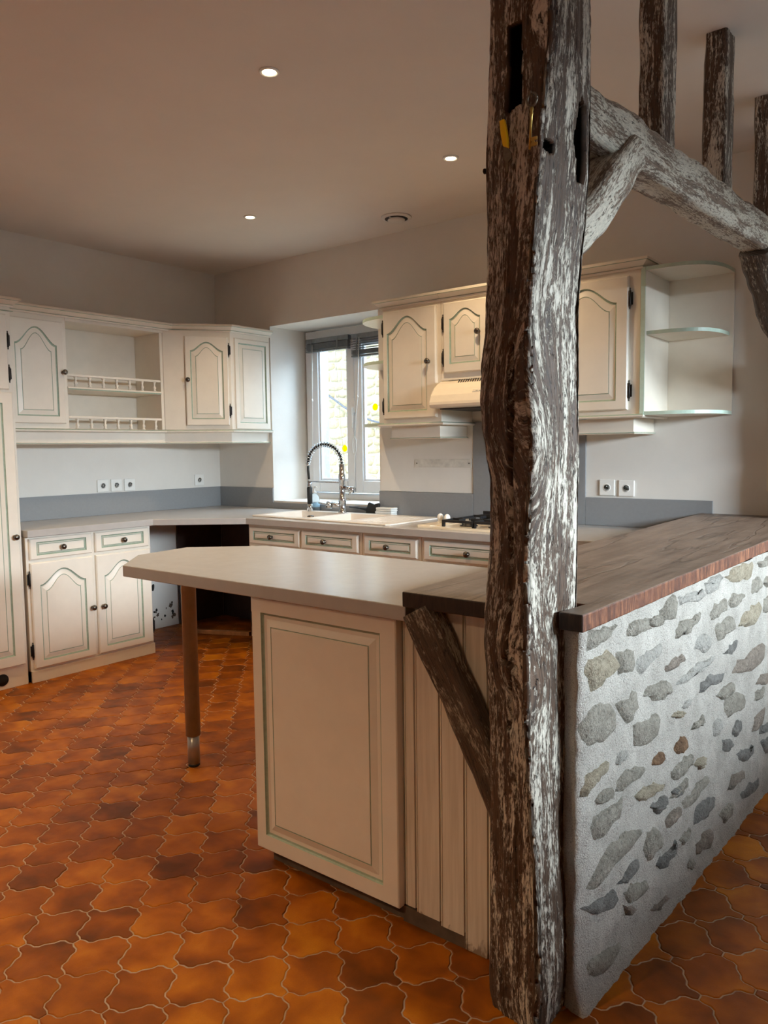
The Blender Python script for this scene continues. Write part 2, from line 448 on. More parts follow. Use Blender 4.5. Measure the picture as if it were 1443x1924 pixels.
for i in range(-36, 37):
    for j in range(-38, 30):
        if (i+j) % 2 == 0: continue
        x, y = JX+i*S, JY+j*S
        if not (-.05 < x < XR+.05 and YF-.05 < y < .05): continue
        d = seen(x, y)
        if d and not covered(x, y) and not (2.2 < x < 4.0 and -1.9 < y) and not (3.1 < x < 4.2 and -2.4 < y): cand.append((d, x, y))
        else: rest.append((x, y))
cand.sort(); near = cand[:298]; rest += [(x, y) for d, x, y in cand[298:]]
for d, x, y in near:
    o = bpy.data.objects.new('floor_tile', TILE_ME); COL.objects.link(o); o.parent = floor
    o.location = (x, y, random.uniform(-.0008, .0008)); o.rotation_euler = (random.uniform(-.004, .004), random.uniform(-.004, .004), random.uniform(-.006, .006))
mb = MB()
for x, y in rest: tile_mb(mb, x, y)
tag(mb.build('further_floor_tiles', 'tile', floor, fix=False), kind='stuff')

# ---- window
win = tag(MB().box(.64, 1.66, .365, .43, .955, 1.005).box(.64, 1.66, .365, .43, 2.20, 2.265).box(.64, .715, .365, .43, 1.005, 2.20)
          .box(1.60, 1.66, .365, .43, 1.005, 2.20).build('window_1', 'pvc', bevel=.006), 'white double window over the sink', kind='structure')
def casement(x0, x1, z0, z1):
    w = .072; y0, y1 = .345, .405
    mb = MB().box(x0, x0+w, y0, y1, z0, z1).box(x1-w, x1, y0, y1, z0, z1).box(x0+w, x1-w, y0, y1, z0, z0+w+.02).box(x0+w, x1-w, y0, y1, z1-w, z1)
    c = mb.build('casement', 'pvc', win, bevel=.008)
    b = .014                                           # glazing bead
    MB().box(x0+w, x0+w+b, .36, .39, z0+w+.02, z1-w).box(x1-w-b, x1-w, .36, .39, z0+w+.02, z1-w).box(x0+w+b, x1-w-b, .36, .39, z0+w+.02, z0+w+.034)\
        .box(x0+w+b, x1-w-b, .36, .39, z1-w-b, z1-w).build('glazing_bead', 'pvc', c, bevel=.004)
    MB().box(x0+w+b-.006, x1-w-b+.006, .374, .378, z0+w+.02, z1-w).build('pane', 'glass', c)
casement(.712, 1.152, 1.012, 2.195); casement(1.158, 1.602, 1.012, 2.195)
mb = MB().box(1.14, 1.168, .333, .345, 1.62, 1.72).box(1.146, 1.162, .318, .333, 1.60, 1.66); mb.box(1.148, 1.160, .308, .320, 1.50, 1.655)
mb.build('window_handle', 'pvc', win, bevel=.003)
tag(MB().box(WX0, WX1, -.012, .50, .925, .945).build('trim_1', 'splash'), 'thin grey window sill board', kind='structure')
MBo = MB().box(WX0, WX1, .0, .365, .945, .958); tag(MBo.build('trim_2', 'wall'), 'white inner window ledge', kind='structure')

def dot(x, z, lab):
    tag(MB().lathe([(.026, 0), (.026, .0016)], axis_mat((x, .3735, z), (0, -1, 0)), 24, smooth=False).build('round_sticker', 'sticker'), lab, 'sticker')
dot(1.335, 1.652, 'yellow round sticker on the right window pane, the upper of two')
dot(1.028, 1.350, 'yellow round sticker on the left window pane, above the tap')

def blind(x0, x1, zt, zb, open_, lab):
    t = thing('venetian_blind', lab, 'blind', ((x0+x1)/2, .325, zt)); w = (x1-x0)/2; h = zt-zb
    MB().box(-w, w, -.022, .012, -.036, 0).build('head_rail', 'blind', t, bevel=.002)
    n = 10
    me = MB().box(-w+.004, w-.004, -.025, .010, -.0016, .0016).mesh('slat', [M['blind']])
    for i in range(n):
        o = bpy.data.objects.new('slat', me); COL.objects.link(o); o.parent = t
        if open_ and i < 4: o.location = (0, 0, -.052-i*.017); o.rotation_euler = (.28, 0, 0)
        else:
            k0 = .052+4*.017 if open_ else .042
            o.location = (random.uniform(-.002, .002), random.uniform(-.002, .002), -k0-(i-(4 if open_ else 0))*((h-.016-k0)/(n-(4 if open_ else 0))))
    MB().box(-w+.003, w-.003, -.026, .011, -h, -h+.014).build('bottom_rail', 'blind', t, bevel=.002)
    for fx in (-.72, .52):
        MB().box(fx*w-.007, fx*w+.007, -.0285, -.0275, -h, -.01).build('ladder_tape', 'blind', t)
    return t
b1 = blind(.703, 1.138, 2.196, 2.093, False, 'grey wooden venetian blind pulled right up, left half of the window')
b2 = blind(1.168, 1.592, 2.192, 2.022, True, 'grey wooden venetian blind with some open slats, right half of the window')
def cord(name, pts, r, parent, bead=None, mat='cord'):
    ip = parent.matrix_world.inverted() if False else Matrix.Translation(-Vector(parent.location))
    mb = MB().tube([ip @ Vector(p) for p in pts], r, 6)
    if bead: mb.lathe([(.002, -.012), (.008, -.006), (.007, .006), (.002, .012)], Matrix.Translation(ip @ Vector(bead)), 10)
    mb.build(name, mat, parent)
cord('pull_cord', [(.782, .293, 2.15), (.776, .290, 1.80), (.768, .290, 1.36)], .0022, b1, (.772, .290, 1.726))
cord('lift_cord', [(1.02, .293, 2.10), (1.030, .33, 1.5), (1.09, .335, 1.02)], .0012, b1)
cord('lift_cord', [(.88, .293, 2.10), (.905, .33, 1.6), (.93, .335, 1.10)], .0009, b1)
cord('tilt_wand', [(1.255, .293, 2.16), (1.235, .290, 1.73), (1.198, .288, 1.44)], .0035, b2, (1.233, .290, 1.731))
cord('cord_loop', [(1.198+.020*sin(a)*1.0, .288, 1.372-.066*cos(a)) for a in [2*pi*i/20 for i in range(21)]], .0032, b2)
cord('pull_cord', [(1.20, .29, 1.31), (1.193, .29, 1.15), (1.192, .29, 1.035)], .0016, b2, (1.192, .29, 1.03))

# ---- outside: sunlit rubble wall beyond the window
ow = tag(MB().box(-4.2, 1.6, 3.25, 3.6, -.3, 2.74).build('wall_outside', 'mort_out'), 'sunlit yellow stone wall seen through the window', kind='structure')
rnd = random.Random(3)
def stone_mesh(pts2, proud, depth, mat, to3, rr, n=10):
    """pts2 outline (a,b) ccw or cw; to3(a,b,h)->xyz"""
    P = [Vector(p) for p in pts2]; L = [(P[(i+1) % len(P)]-P[i]).length for i in range(len(P))]; T = sum(L); out = []
    for q in range(n):
        d = T*q/n; i = 0
        while d > L[i] and i < len(P)-1: d -= L[i]; i += 1
        out.append(P[i].lerp(P[(i+1) % len(P)], d/max(L[i], 1e-6)))
    T = sqrt(T)*.02
    out = [q+Vector((rr.uniform(-1, 1), rr.uniform(-1, 1)))*T*.5 for q in out]
    c = sum(out, Vector((0, 0)))/n; vs = []; fs = []
    for sc, h in ((1.10, -depth*.8), (.93, proud*.55), (.62, proud)):
        for p in out:
            q = c+(p-c)*sc*rr.uniform(.97, 1.03); vs.append(to3(q.x, q.y, h+rr.uniform(-.35, .35)*proud))
    vs.append(to3(c.x, c.y, proud*rr.uniform(.7, 1.3)))
    for r in range(2):
        for i in range(n):
            a, b = r*n+i, r*n+(i+1) % n; fs.append((a, b, b+n, a+n))
    for i in range(n): fs.append((2*n+i, 2*n+(i+1) % n, 3*n))
    return MB().add(vs, fs, 0, True)
z = .55
while z < 2.62:
    h = rnd.uniform(.085, .15); x = -2.15+rnd.uniform(-.1, .05)
    while x < .5:
        w = rnd.uniform(.12, .32)
        pts = [(x+.01, z+.01), (x+w*.5, z+.004), (x+w-.012, z+.012), (x+w-.006, z+h*.5), (x+w-.014, z+h-.014), (x+w*.5, z+h-.006), (x+.012, z+h-.012), (x+.006, z+h*.5)]
        stone_mesh(pts, .03, .02, None, lambda a, b, hh: (a, 3.25-hh, b), rnd).build('stone', 's_out', ow)
        x += w
    z += h
tag(MB().tube([(-1.75, 3.18, 2.06), (-1.60, 3.17, 1.975), (-1.425, 3.17, 1.868), (-1.27, 3.17, 1.79), (-1.0, 3.17, 1.69), (-.7, 3.17, 1.62)], .013, 6).build('outside_cable', 'cable'),
    'grey cable sagging across the sunlit stone wall outside', 'cable')
tag(MB().box(.722, .745, .434, .51, .95, 2.27).build('trim_3', 'greyplaster'), 'rough grey render on the outside reveal', kind='structure')
tag(MB().box(11.4, 11.7, -9, 5, -.5, 6).build('wall_sky_blocker', 'greyplaster'), kind='structure')  # added wall, out of view, holding sky light back from the side window
tag(MB().box(-6, 3, .52, 5, -.5, -.3).build('ground', 'mort_out'), kind='structure')

# ---- grey splashbacks
def panel_thing(name, mb, mat, label, cat, bevel=.0015):
    return tag(mb.build(name, mat, bevel=bevel), label, cat)
panel_thing('splashback', MB().box(0, .012, -1.93, -.012, .9, 1.056), 'splash', 'grey splashback strip on the left wall below three sockets', 'splashback')
panel_thing('splashback', MB().box(0, WX0, -.012, 0, .9, 1.056), 'splash', 'short grey splashback in the corner left of the window', 'splashback')
panel_thing('splashback', MB().box(WX0, WX1, -.012, 0, .9, .925), 'splash', 'thin grey strip under the window sill behind the tap', 'splashback')
panel_thing('splashback', MB().box(WX1, 2.418, -.012, 0, .9, 1.056), 'splash', 'grey splashback between window and gas hob', 'splashback')
panel_thing('splashback', MB().box(2.42, 3.156, -.012, 0, .9, 1.50), 'splash', 'tall grey splashback panel behind the gas hob', 'splashback')
panel_thing('splashback', MB().box(3.158, 3.838, -.012, 0, .9, 1.056), 'splash', 'grey splashback under the pair of sockets by the bar top', 'splashback')
mb = MB().box(1.972, 2.408, -.010, 0, 1.220, 1.270); 
t = thing('mounting_strip', 'narrow weathered white strip screwed to the wall left of the hob', 'strip', (2.19, 0, 1.245))
MB().box(-.218, .218, -.010, 0, -.026, .026).build('board', 'worn', t, bevel=.002)
for sx in (-.20, .20): MB().lathe([(.004, 0), (.004, .002)], axis_mat((sx, -.010, 0), (0, -1, 0)), 10).build('screw', 'pewter', t)
# white wall build-up left of hob (plaster edge)
tag(MB().box(WX1+.012, 2.416, -.006, 0, 1.058, 1.50).build('trim_4', 'wall'), 'white plastered patch of wall below the cupboards', kind='structure')

# ---- recessed ceiling spots and air vent
def spot(x, y, lab, watt=50):
    t = thing('ceiling_spot', lab, 'ceiling light', (x, y, H), 0)
    MB().lathe([(.028, -.001), (.038, -.001), (.039, -.003), (.036, -.006), (.030, -.007), (.028, -.004)], None, 32).build('ring', 'white', t)
    MB().lathe([(.028, -.003), (.020, -.006), (.008, -.007)], None, 24).build('lamp', 'bulb', t)
    l = lamp('spot_light', 'SPOT', (0, 0, -.02), (0, 0, 0), watt, (1, .73, .43), spot_size=radians(128), spot_blend=.7, shadow_soft_size=.04)
    l.parent = t
spot(2.782, -2.011, 'largest lit ceiling spot, nearest the camera')
spot(2.825, -.857, 'lit ceiling spot above the hood cupboard near the post')
spot(1.379, -.852, 'small lit ceiling spot above the sink')
spot(3.30, -5.05, 'added out-of-view ceiling spot that warms the peninsula end panel', 190)  # added lamp, unseen, putting warm light on the peninsula front
spot(1.30, -3.10, 'added out-of-view ceiling spot that warms the floor by the tall cupboard', 105)  # added lamp, unseen, for the warm light on the left floor
t = thing('air_vent', 'round white air vent in the ceiling between the spots', 'vent', (2.04, -.268, H))
MB().lathe([(.092, -.001), (.092, -.004), (.086, -.010), (.070, -.012)], None, 40).build('rim', 'vent', t)
MB().lathe([(.070, -.0115), (.070, -.0128), (.050, -.0128)], None, 40).build('gap', 'grille', t)
MB().lathe([(.050, -.010), (.054, -.020), (.047, -.027), (.018, -.029)], None, 40).build('disc', 'vent', t)
MB().box(-.004, .004, -.068, -.050, -.017, -.012).build('rib', 'vent', t)

# ---- sockets and switches
def socket(name, loc, rotz, lab, grp=None, h=.044):
    t = thing(name, lab, 'socket', loc, rotz, grp)
    MB().box(-h, h, -.010, 0, -h, h).build('plate', 'white', t, bevel=.004)
    MB().lathe([(.0215, .0), (.0215, .0015), (.019, .0018)], axis_mat((0, -.0095, 0), (0, -1, 0)), 28).build('ring', 'white', t)
    MB().lathe([(.0175, .0), (.0175, .0018)], axis_mat((0, -.0095, 0), (0, -1, 0)), 24).build('well', 'socketwell', t)
    for sx in (-.0085, .0085): MB().lathe([(.0028, 0), (.0028, .0028)], axis_mat((sx, -.0095, -.003), (0, -1, 0)), 8).build('hole', 'dark', t)
    MB().lathe([(.0022, 0), (.0022, .0045)], axis_mat((0, -.0095, .008), (0, -1, 0)), 8).build('pin', 'chrome', t)
socket('power_socket', (.0, -1.062, 1.107), pi/2, 'white socket on the left wall, farthest left of the row of three')
socket('power_socket', (.0, -.955, 1.107), pi/2, 'white socket on the left wall, middle of the row of three')
socket('power_socket', (.0, -.846, 1.106), pi/2, 'white socket on the left wall, rightmost of the row of three')
socket('power_socket', (.0, -.217, 1.116), pi/2, 'single white socket on the left wall near the corner')
socket('power_socket', (3.281, 0, 1.112), 0, 'white socket above the right splashback, left of the pair')
socket('power_socket', (3.390, 0, 1.110), 0, 'white socket above the right splashback, right of the pair')
for z, lab in ((1.238, 'white wall switch at the right edge, upper of two'), (1.150, 'white wall switch at the right edge, lower of two')):
    t = thing('light_switch', lab, 'switch', (4.128, 0, z))
    MB().box(-.041, .041, -.010, 0, -.041, .041).build('plate', 'ivory', t, bevel=.006)
    MB().box(-.022, .022, -.014, -.009, -.022, .022).build('rocker', 'ivory', t, bevel=.003)
# ================================================================== CABINETS
def outline(w, z0, z1, mx0, mx1, mz0, mz1, arch, d=0, n=22):
    """opening outline in (x,z), inset by d; arch = rise of the curved head above its shoulders"""
    x0, x1, b = mx0+d, w-mx1-d, z0+mz0+d
    top = z1-mz1-d*(1.0 if not arch else 1.05)
    pts = [(x0, b), (x1, b)]
    if not arch: return pts+[(x1, top), (x0, top)]
    for i in range(n+1):
        u = 1-2*i/n; f = .5+.5*cos(pi*abs(u)**1.08)
        f = f*.93+.07*(1-abs(u))
        pts.append(((x0+x1)/2+u*(x1-x0)/2, top-arch+arch*f))
    return pts
def door_mb(w, z0, z1, arch=0, m=(.055, .055, .055, .055), t=.02, bev=(.010, .026), greens=True, ch=.006):
    """panelled door: back on y=0, face at y=-t, x 0..w. mats: 0 paint, 1 green"""
    mb = MB()
    R = lambda i: [(i, z0+i), (w-i, z0+i), (w-i, z1-i), (i, z1-i)]
    vs = [(x, 0, z) for x, z in R(0)]+[(x, -t+ch, z) for x, z in R(0)]+[(x, -t, z) for x, z in R(ch)]
    fs = [(0, 1, 2, 3)]+[(4*r+i, 4*r+(i+1) % 4, 4*r+4+(i+1) % 4, 4*r+4+i) for r in (0, 1) for i in range(4)]
    mb.add(vs, fs)
    O = lambda d: outline(w, z0, z1, m[0], m[1], m[2], m[3], arch, d)
    l0 = O(0); rect = R(ch)
    flat = rect+l0; tri = tessellate_polygon([[Vector((x, z, 0)) for x, z in rect], [Vector((x, z, 0)) for x, z in l0]])
    mb.add([(x, -t, z) for x, z in flat], [tuple(q) for q in tri])
    lv = [(0, -t), (.003, -t+.006), (.0085, -t+.0075), (bev[0]+.002, -t+.0075), (bev[0]+bev[1], -t+.002), (bev[0]+bev[1]+.0008, -t+.0042), (bev[0]+bev[1]+.0034, -t+.0042), (bev[0]+bev[1]+.0042, -t+.0012)]
    mi = [1, 1, 0, 0, 1, 1, 0] if greens else [0]*7
    n = len(l0); vs = []; fs = []; ms = []
    for d, y in lv: vs += [(x, y, z) for x, z in O(d)]
    for r in range(len(lv)-1):
        for i in range(n): fs.append((r*n+i, r*n+(i+1) % n, (r+1)*n+(i+1) % n, (r+1)*n+i)); ms.append(mi[r])
    mb.add(vs, fs, ms)
    l = O(lv[-1][0]); tri = tessellate_polygon([[Vector((x, z, 0)) for x, z in l]])
    mb.add([(x, lv[-1][1], z) for x, z in l], [tuple(q) for q in tri])
    return mb
KNOB = MB().lathe([(.009, 0), (.010, .003), (.006, .006), (.0055, .012), (.011, .015), (.0168, .022), (.0168, .027), (.012, .033), (.004, .0355)], axis_mat((0, 0, 0), (0, -1, 0)), 20).mesh('knob', [M['pewter']])
HINGE = MB().lathe([(.0012, -.052), (.004, -.046), (.0022, -.041), (.0062, -.036), (.0062, .036), (.0022, .041), (.004, .046), (.0012, .052)], Matrix.Translation((0, -.004, 0)), 10).box(-.013, .013, -.0015, .0015, -.03, .03).mesh('hinge', [M['iron']])
def put(me, name, parent, loc):
    o = bpy.data.objects.new(name, me); COL.objects.link(o); o.parent = parent; o.location = loc; return o
def door(parent, x0, x1, z0, z1, y, arch=0, m=(.055, .055, .055, .055), knob=None, hinge=None, hz=None, name='door', **kw):
    d = door_mb(x1-x0, 0, z1-z0, arch, m, **kw).build(name, ['paint', 'green'], parent, loc=(x0, y, z0))
    t = kw.get('t', .02)
    if knob: put(KNOB, 'knob', d, (knob[0]-x0, -t, knob[1]-z0))
    if hinge:
        hx = -.006 if hinge == 'l' else x1-x0+.006
        for zz in (hz or (z0+.11, z1-.11)): put(HINGE, 'hinge', d, (hx, -t+.012, zz-z0))
    return d
CROWN = [(0, 0), (.012, 0), (.014, .010), (.011, .013), (.018, .017), (.040, .034), (.046, .036), (.046, .047), (.042, .051), (0, .051)]
CROWN_M = [0, 0, 1, 0, 0, 1, 0, 0, 0, 0]
LEDGE = [(0, 0), (.020, 0), (.028, .006), (.028, .012), (.018, .018), (0, .020)]
LEDGE_M = [0, 0, 0, 1, 0, 0]
PELM = [(-.016, 0), (.004, 0), (.008, .004), (.008, .008), (0, .013), (0, .078), (-.016, .078)]
PELM_M = [0, 0, 1, 0, 0, 0, 0]
def off(prof, dz): return [(o, z+dz) for o, z in prof]
def crown(parent, path, z, name='cornice'): return MB().sweep(path, off(CROWN, z), CROWN_M).build(name, ['paint', 'green'], parent)
def pelmet(parent, path, z, back=.030):
    MB().sweep(path, off(LEDGE, z-.020), LEDGE_M).build('ledge_moulding', ['paint', 'green'], parent)
    MB().sweep(path, [(o-back, q) for o, q in off(PELM, z-.098)], PELM_M).build('pelmet', ['paint', 'green'], parent)

# ---- left wall frame: local x -> +Y, local -y -> +X
LW = pi/2
# tall cupboard at the left edge. local origin at its right end on the wall (world y=-1.945)
t = thing('tall_cupboard', 'tall cream cupboard with long lower door at the left edge', 'cupboard', (.003, -1.945, 0), LW)
mb = MB().box(-.62, 0, -.577, 0, .0, 2.165); mb.build('body', 'paint', t, bevel=.003)
crown(t, [(-.62, 0), (-.62, -.577), (0, -.577), (0, 0)], 2.160)
MB().sweep([(-.62, -.577), (0, -.577), (0, -.02)], off([(0, 0), (.010, 0), (.014, .005), (.010, .010), (0, .012)], 2.135), [0, 1, 0, 1, 0]).build('moulding', ['paint', 'green'], t)
door(t, -.60, -.032, 1.70, 2.118, -.577, 0, m=(.06, .06, .06, .06), hinge='r', hz=(1.79, 1.975), name='upper_door')
door(t, -.60, -.018, .125, 1.685, -.577, 0, m=(.06, .06, .06, .06), knob=(-.048, .868), name='lower_door')
MB().lathe([(.034, 0), (.034, .003)], axis_mat((-.15, -.577, .058), (0, -1, 0)), 20).build('plinth_hole', 'dark', t)

# left upper cupboard with arched door (world y -1.94..-1.475)
t = thing('hanging_cupboard', 'cream wall cupboard with arched door beside the tall cupboard', 'cupboard', (.003, -1.478, 0), LW)
MB().box(-.462, 0, -.327, 0, 1.495, 2.195).build('body', 'paint', t, bevel=.002)
door(t, -.375, -.026, 1.525, 2.157, -.327, .105, m=(.038, .045, .045, .045), knob=(-.036, 1.846))
# open niche with two galleried shelves (y -1.478..-.752)
t = thing('open_shelf_unit', 'open cream niche with two galleried shelves on the left wall', 'shelf unit', (.003, -.752, 0), LW)
MB().box(-.724, 0, -.020, 0, 1.495, 2.195).build('back_panel', 'paint', t)
MB().box(-.022, 0, -.320, -.022, 1.497, 2.175).build('side_panel', 'paint', t)
MB().box(-.724, .055, -.327, -.022, 2.172, 2.195).build('top_panel', 'paint', t)
SP = MB().lathe([(r_*1.4, h_) for r_, h_ in [(.008, 0), (.008, .006), (.0045, .010), (.0085, .022), (.0065, .030), (.0038, .040), (.0065, .048), (.0045, .052), (.008, .058), (.008, .064)]], None, 12).mesh('spindle', [M['paint']])
for zz, nm in ((1.764, 'upper'), (1.497, 'lower')):
    sh = MB().box(-.722, -.024, -.318, -.022, zz-.022, zz).sweep([(-.722, -.318), (-.024, -.318)], off([(0, 0), (.008, .002), (.010, .010), (.008, .018), (0, .022)], zz-.022), [0, 1, 0, 0, 0]).build('shelf', ['paint', 'green'], t)
    MB().box(-.722, -.024, -.321, -.299, zz+.064, zz+.080).build('gallery_rail', 'paint', sh, bevel=.004)
    for i in range(7): put(SP, 'spindle', sh, (-.722+.062+i*.0985, -.310, zz))
# corner unit: diagonal door and panelled end
P0 = Vector((.330, -.752)); P1 = Vector((.617, -.384)); dd = (P1-P0).length; ang = atan2(P1.y-P0.y, P1.x-P0.x)
t = thing('corner_wall_cupboard', 'cream corner wall cupboard with narrow arched door on the diagonal', 'cupboard', (0, 0, 0))
pl = [(.004, -.752), (P0.x, P0.y), (P1.x, P1.y), (.617, -.003), (.004, -.003)]
MB().plate(pl, 1.497, 2.195).build('body', 'paint', t, bevel=.002)
tc = thing('cornice', 'cream cornice moulding running along the top of the left cupboards', 'moulding')
crown(tc, [(.330, -1.940), (.345, -.690), (.617, -.384), (.617, -.003)], 2.188, 'moulding')
tc = thing('pelmet_board', 'cream pelmet board running along the bottom of the left cupboards', 'moulding')
pelmet(tc, [(.330, -1.940), (P0.x, P0.y), (P1.x, P1.y), (.617, -.003)], 1.495, .018)
dr = door_mb(.300, 0, .630, .062, (.036, .036, .045, .040)).build('door', ['paint', 'green'], t)
q = P0.lerp(P1, .318); dr.location = (q.x, q.y, 1.525); dr.rotation_euler = (0, 0, ang)
put(KNOB, 'knob', dr, (.016, -.02, .322))
for zz in (.105, .535): put(HINGE, 'hinge', dr, (.306, -.008, zz))
ep = door_mb(.340, 0, .655, 0, (.038, .035, .045, .034), t=.008).build('end_panel', ['paint', 'green'], t)
ep.location = (.6175, -.352, 1.499); ep.rotation_euler = (0, 0, pi/2)

# ---- left base unit with two drawers over two arched doors
t = thing('base_cupboard', 'cream base cupboard with two drawers over two arched doors', 'cupboard', (.003, -1.09, 0), LW)
MB().box(-.838, 0, -.582, 0, .0, .858).build('body', 'paint', t, bevel=.002)
MB().box(-.838, .003, -.592, -.5, 0, .070).build('plinth', 'paint', t, bevel=.002)
dm = (.045, .045, .030, .030)
def drawer(t, x0, x1, z0, z1, y, kz=None, kx=None):
    d = door_mb(x1-x0, 0, z1-z0, 0, (.040, .040, .024, .022), bev=(.008, .004)).build('drawer', ['paint', 'green'], t, loc=(x0, y, z0))
    put(KNOB, 'knob', d, ((x1-x0)/2 if kx is None else kx-x0, -.018, (z1-z0)/2 if kz is None else kz-z0)); return d
drawer(t, -.822, -.428, .724, .848, -.582); drawer(t, -.406, -.022, .724, .848, -.582)
door(t, -.822, -.428, .082, .706, -.582, .085, m=(.052, .052, .042, .048), knob=(-.446, .386), hinge='l', hz=(.19, .61))
door(t, -.406, -.012, .082, .706, -.582, .085, m=(.052, .070, .042, .048), knob=(-.373, .383), hinge='r', hz=(.19, .60))

# ---- L-shaped worktop with sink cut-out
bowl = lambda x0, x1, y0, y1: [(x0, y0), (x1, y0), (x1, y1), (x0, y1)]
B1 = bowl(1.085, 1.50, -.545, -.165); B2 = bowl(1.545, 1.865, -.575, -.165)
t = tag(MB().plate([(.013, -1.932), (.627, -1.932), (.627, -1.092), (1.106, -.711), (3.975, -.711), (3.975, -.013), (.013, -.013)], .859, .9, [B1, B2]).build('corner_worktop', 'laminate', bevel=.003),
        'grey beige laminate worktop running round the corner under the window', 'worktop')

# ---- sink, tap
t = thing('sink', 'cream composite double sink with drainer under the window', 'sink', (0, 0, .9))
i_ = .012
MB().plate([(1.045, -.60), (1.03, -.585), (1.03, -.115), (1.05, -.095), (2.225, -.095), (2.245, -.115), (2.245, -.63), (2.225, -.648)], 0.0005, .009, [B1, B2], 0).build('rim', 'sink', t, bevel=.003)
def bowl_mb(b, dep):
    (x0, y0), (x1, y1) = b[0], b[2]; r = .03; mb = MB()
    vs = [(x0, y0, .006), (x1, y0, .006), (x1, y1, .006), (x0, y1, .006), (x0+.01, y0+.01, -dep+r), (x1-.01, y0+.01, -dep+r), (x1-.01, y1-.01, -dep+r), (x0+.01, y1-.01, -dep+r),
          (x0+r, y0+r, -dep), (x1-r, y0+r, -dep), (x1-r, y1-r, -dep), (x0+r, y1-r, -dep)]
    fs = [(i+4*k_, (i+1) % 4+4*k_, (i+1) % 4+4+4*k_, i+4+4*k_) for k_ in (0, 1) for i in range(4)]+[(8, 9, 10, 11)]
    mb.add(vs, fs); mb.lathe([(.045, 0), (.045, .002), (.03, .003)], Matrix.Translation(((x0+x1)/2, (y0+y1)/2, -dep)), 20, 1); return mb
o = bowl_mb(B1, .17).build('left_bowl', ['sink', 'chrome'], t); bowl_mb(B2, .17).build('right_bowl', ['sink', 'chrome'], t)
for nm, b in (('left_bowl_shell', B1), ('right_bowl_shell', B2)):
    (x0, y0), (x1, y1) = b[0], b[2]
    MB().box(x0-.004, x1+.004, y0-.004, y1+.004, -.19, -.176).lathe([(.04, -.26), (.04, -.19)], Matrix.Translation(((x0+x1)/2, (y0+y1)/2, 0)), 16).build(nm, 'black', t)
mb = MB()
for i in range(7): mb.box(1.93+i*.04, 1.938+i*.04, -.56, -.19, .009, .0105)
mb.plate([(1.89, -.60), (2.22, -.60), (2.22, -.14), (1.89, -.14)], .0085, .0095).build('drainer', 'sink', t)
MB().lathe([(.022, 0), (.022, .006), (.016, .009)], Matrix.Translation((1.492, -.50, .009)), 20).build('waste_knob', 'pewter', t)
MB().tube([(1.30, -.36, -.25), (1.30, -.36, -.40), (1.33, -.30, -.46), (1.36, -.22, -.42), (1.38, -.10, -.40)], .022, 10).build('waste_pipe', 'black', t)

FX, FY = 1.458, -.150
t = thing('kitchen_tap', 'chrome spring kitchen tap with black spray handle', 'tap', (FX, FY, .909))
MB().lathe([(.030, 0), (.030, .006), (.024, .010), (.024, .075), (.026, .078), (.026, .100), (.021, .104), (.021, .215), (.024, .218), (.024, .262), (.020, .265), (.019, .330), (.017, .336)], None, 24).build('column', 'chrome', t)
a = Vector((-.318, 0, .0)); arc = []
r_ = .155
for i in range(33):
    th = pi*i/32; arc.append((-.159+.159*cos(th), 0, .335+.135*sin(th) if i < 30 else .335+.135*sin(th)))
arc = [(0, 0, .31)]+arc
hose = arc+[(-.318, 0, .29), (-.312, 0, .225)]
MB().tube(hose, .0085, 10).build('hose', 'black', t)
co = []; turns = 21
for i in range(turns*10+1):
    f = i/(turns*10); th = pi*f; c = Vector((-.159+.159*cos(th), 0, .335+.135*sin(th))); nr = Vector((cos(th), 0, sin(th)))
    a_ = 2*pi*i/10; co.append(c+nr*.0185*cos(a_)+Vector((0, .0185*sin(a_), 0)))
MB().tube(co, .003, 5).build('spring', 'chrome', t)
mb = MB().lathe([(.010, 0), (.015, .004), (.015, .020), (.010, .024)], Matrix.Translation((-.318, 0, .318)), 16).build('spring_end', 'chrome', t)
sp = MB().lathe([(.018, .10), (.019, .215), (.014, .222)], Matrix.Translation((-.308, 0, -.05)), 18).build('spray_handle', 'black', t)
MB().lathe([(.016, .0), (.021, .004), (.019, .05), (.016, .052)], Matrix.Translation((-.308, 0, .0)), 18).build('spray_head', 'chrome', sp)
MB().lathe([(.014, 0), (.016, .004), (.016, .038), (.012, .042)], Matrix.Translation((-.308, 0, .172)), 16).build('spray_collar', 'chrome', sp)
cyl(MB(), (-.022, 0, .205), (-.300, 0, .210), .0045, 10).build('holder_arm', 'chrome', t)
mb = cyl(MB(), (.02, 0, .175), (.098, -.01, .160), .014, 16); cyl(mb, (.088, -.009, .163), (.112, -.012, .158), .021, 18); cyl(mb, (.085, -.008, .150), (.070, -.01, .125), .006, 8)
mb.build('swivel_spout', 'chrome', t)
mb = cyl(MB(), (-.018, -.005, .050), (-.080, -.03, .052), .018, 16); cyl(mb, (-.075, -.028, .052), (-.105, -.040, .053), .024, 18)
mb.build('valve', 'chrome', t); cyl(MB(), (-.10, -.04, .058), (-.165, -.062, .066), .005, 8).build('lever', 'chrome', t)

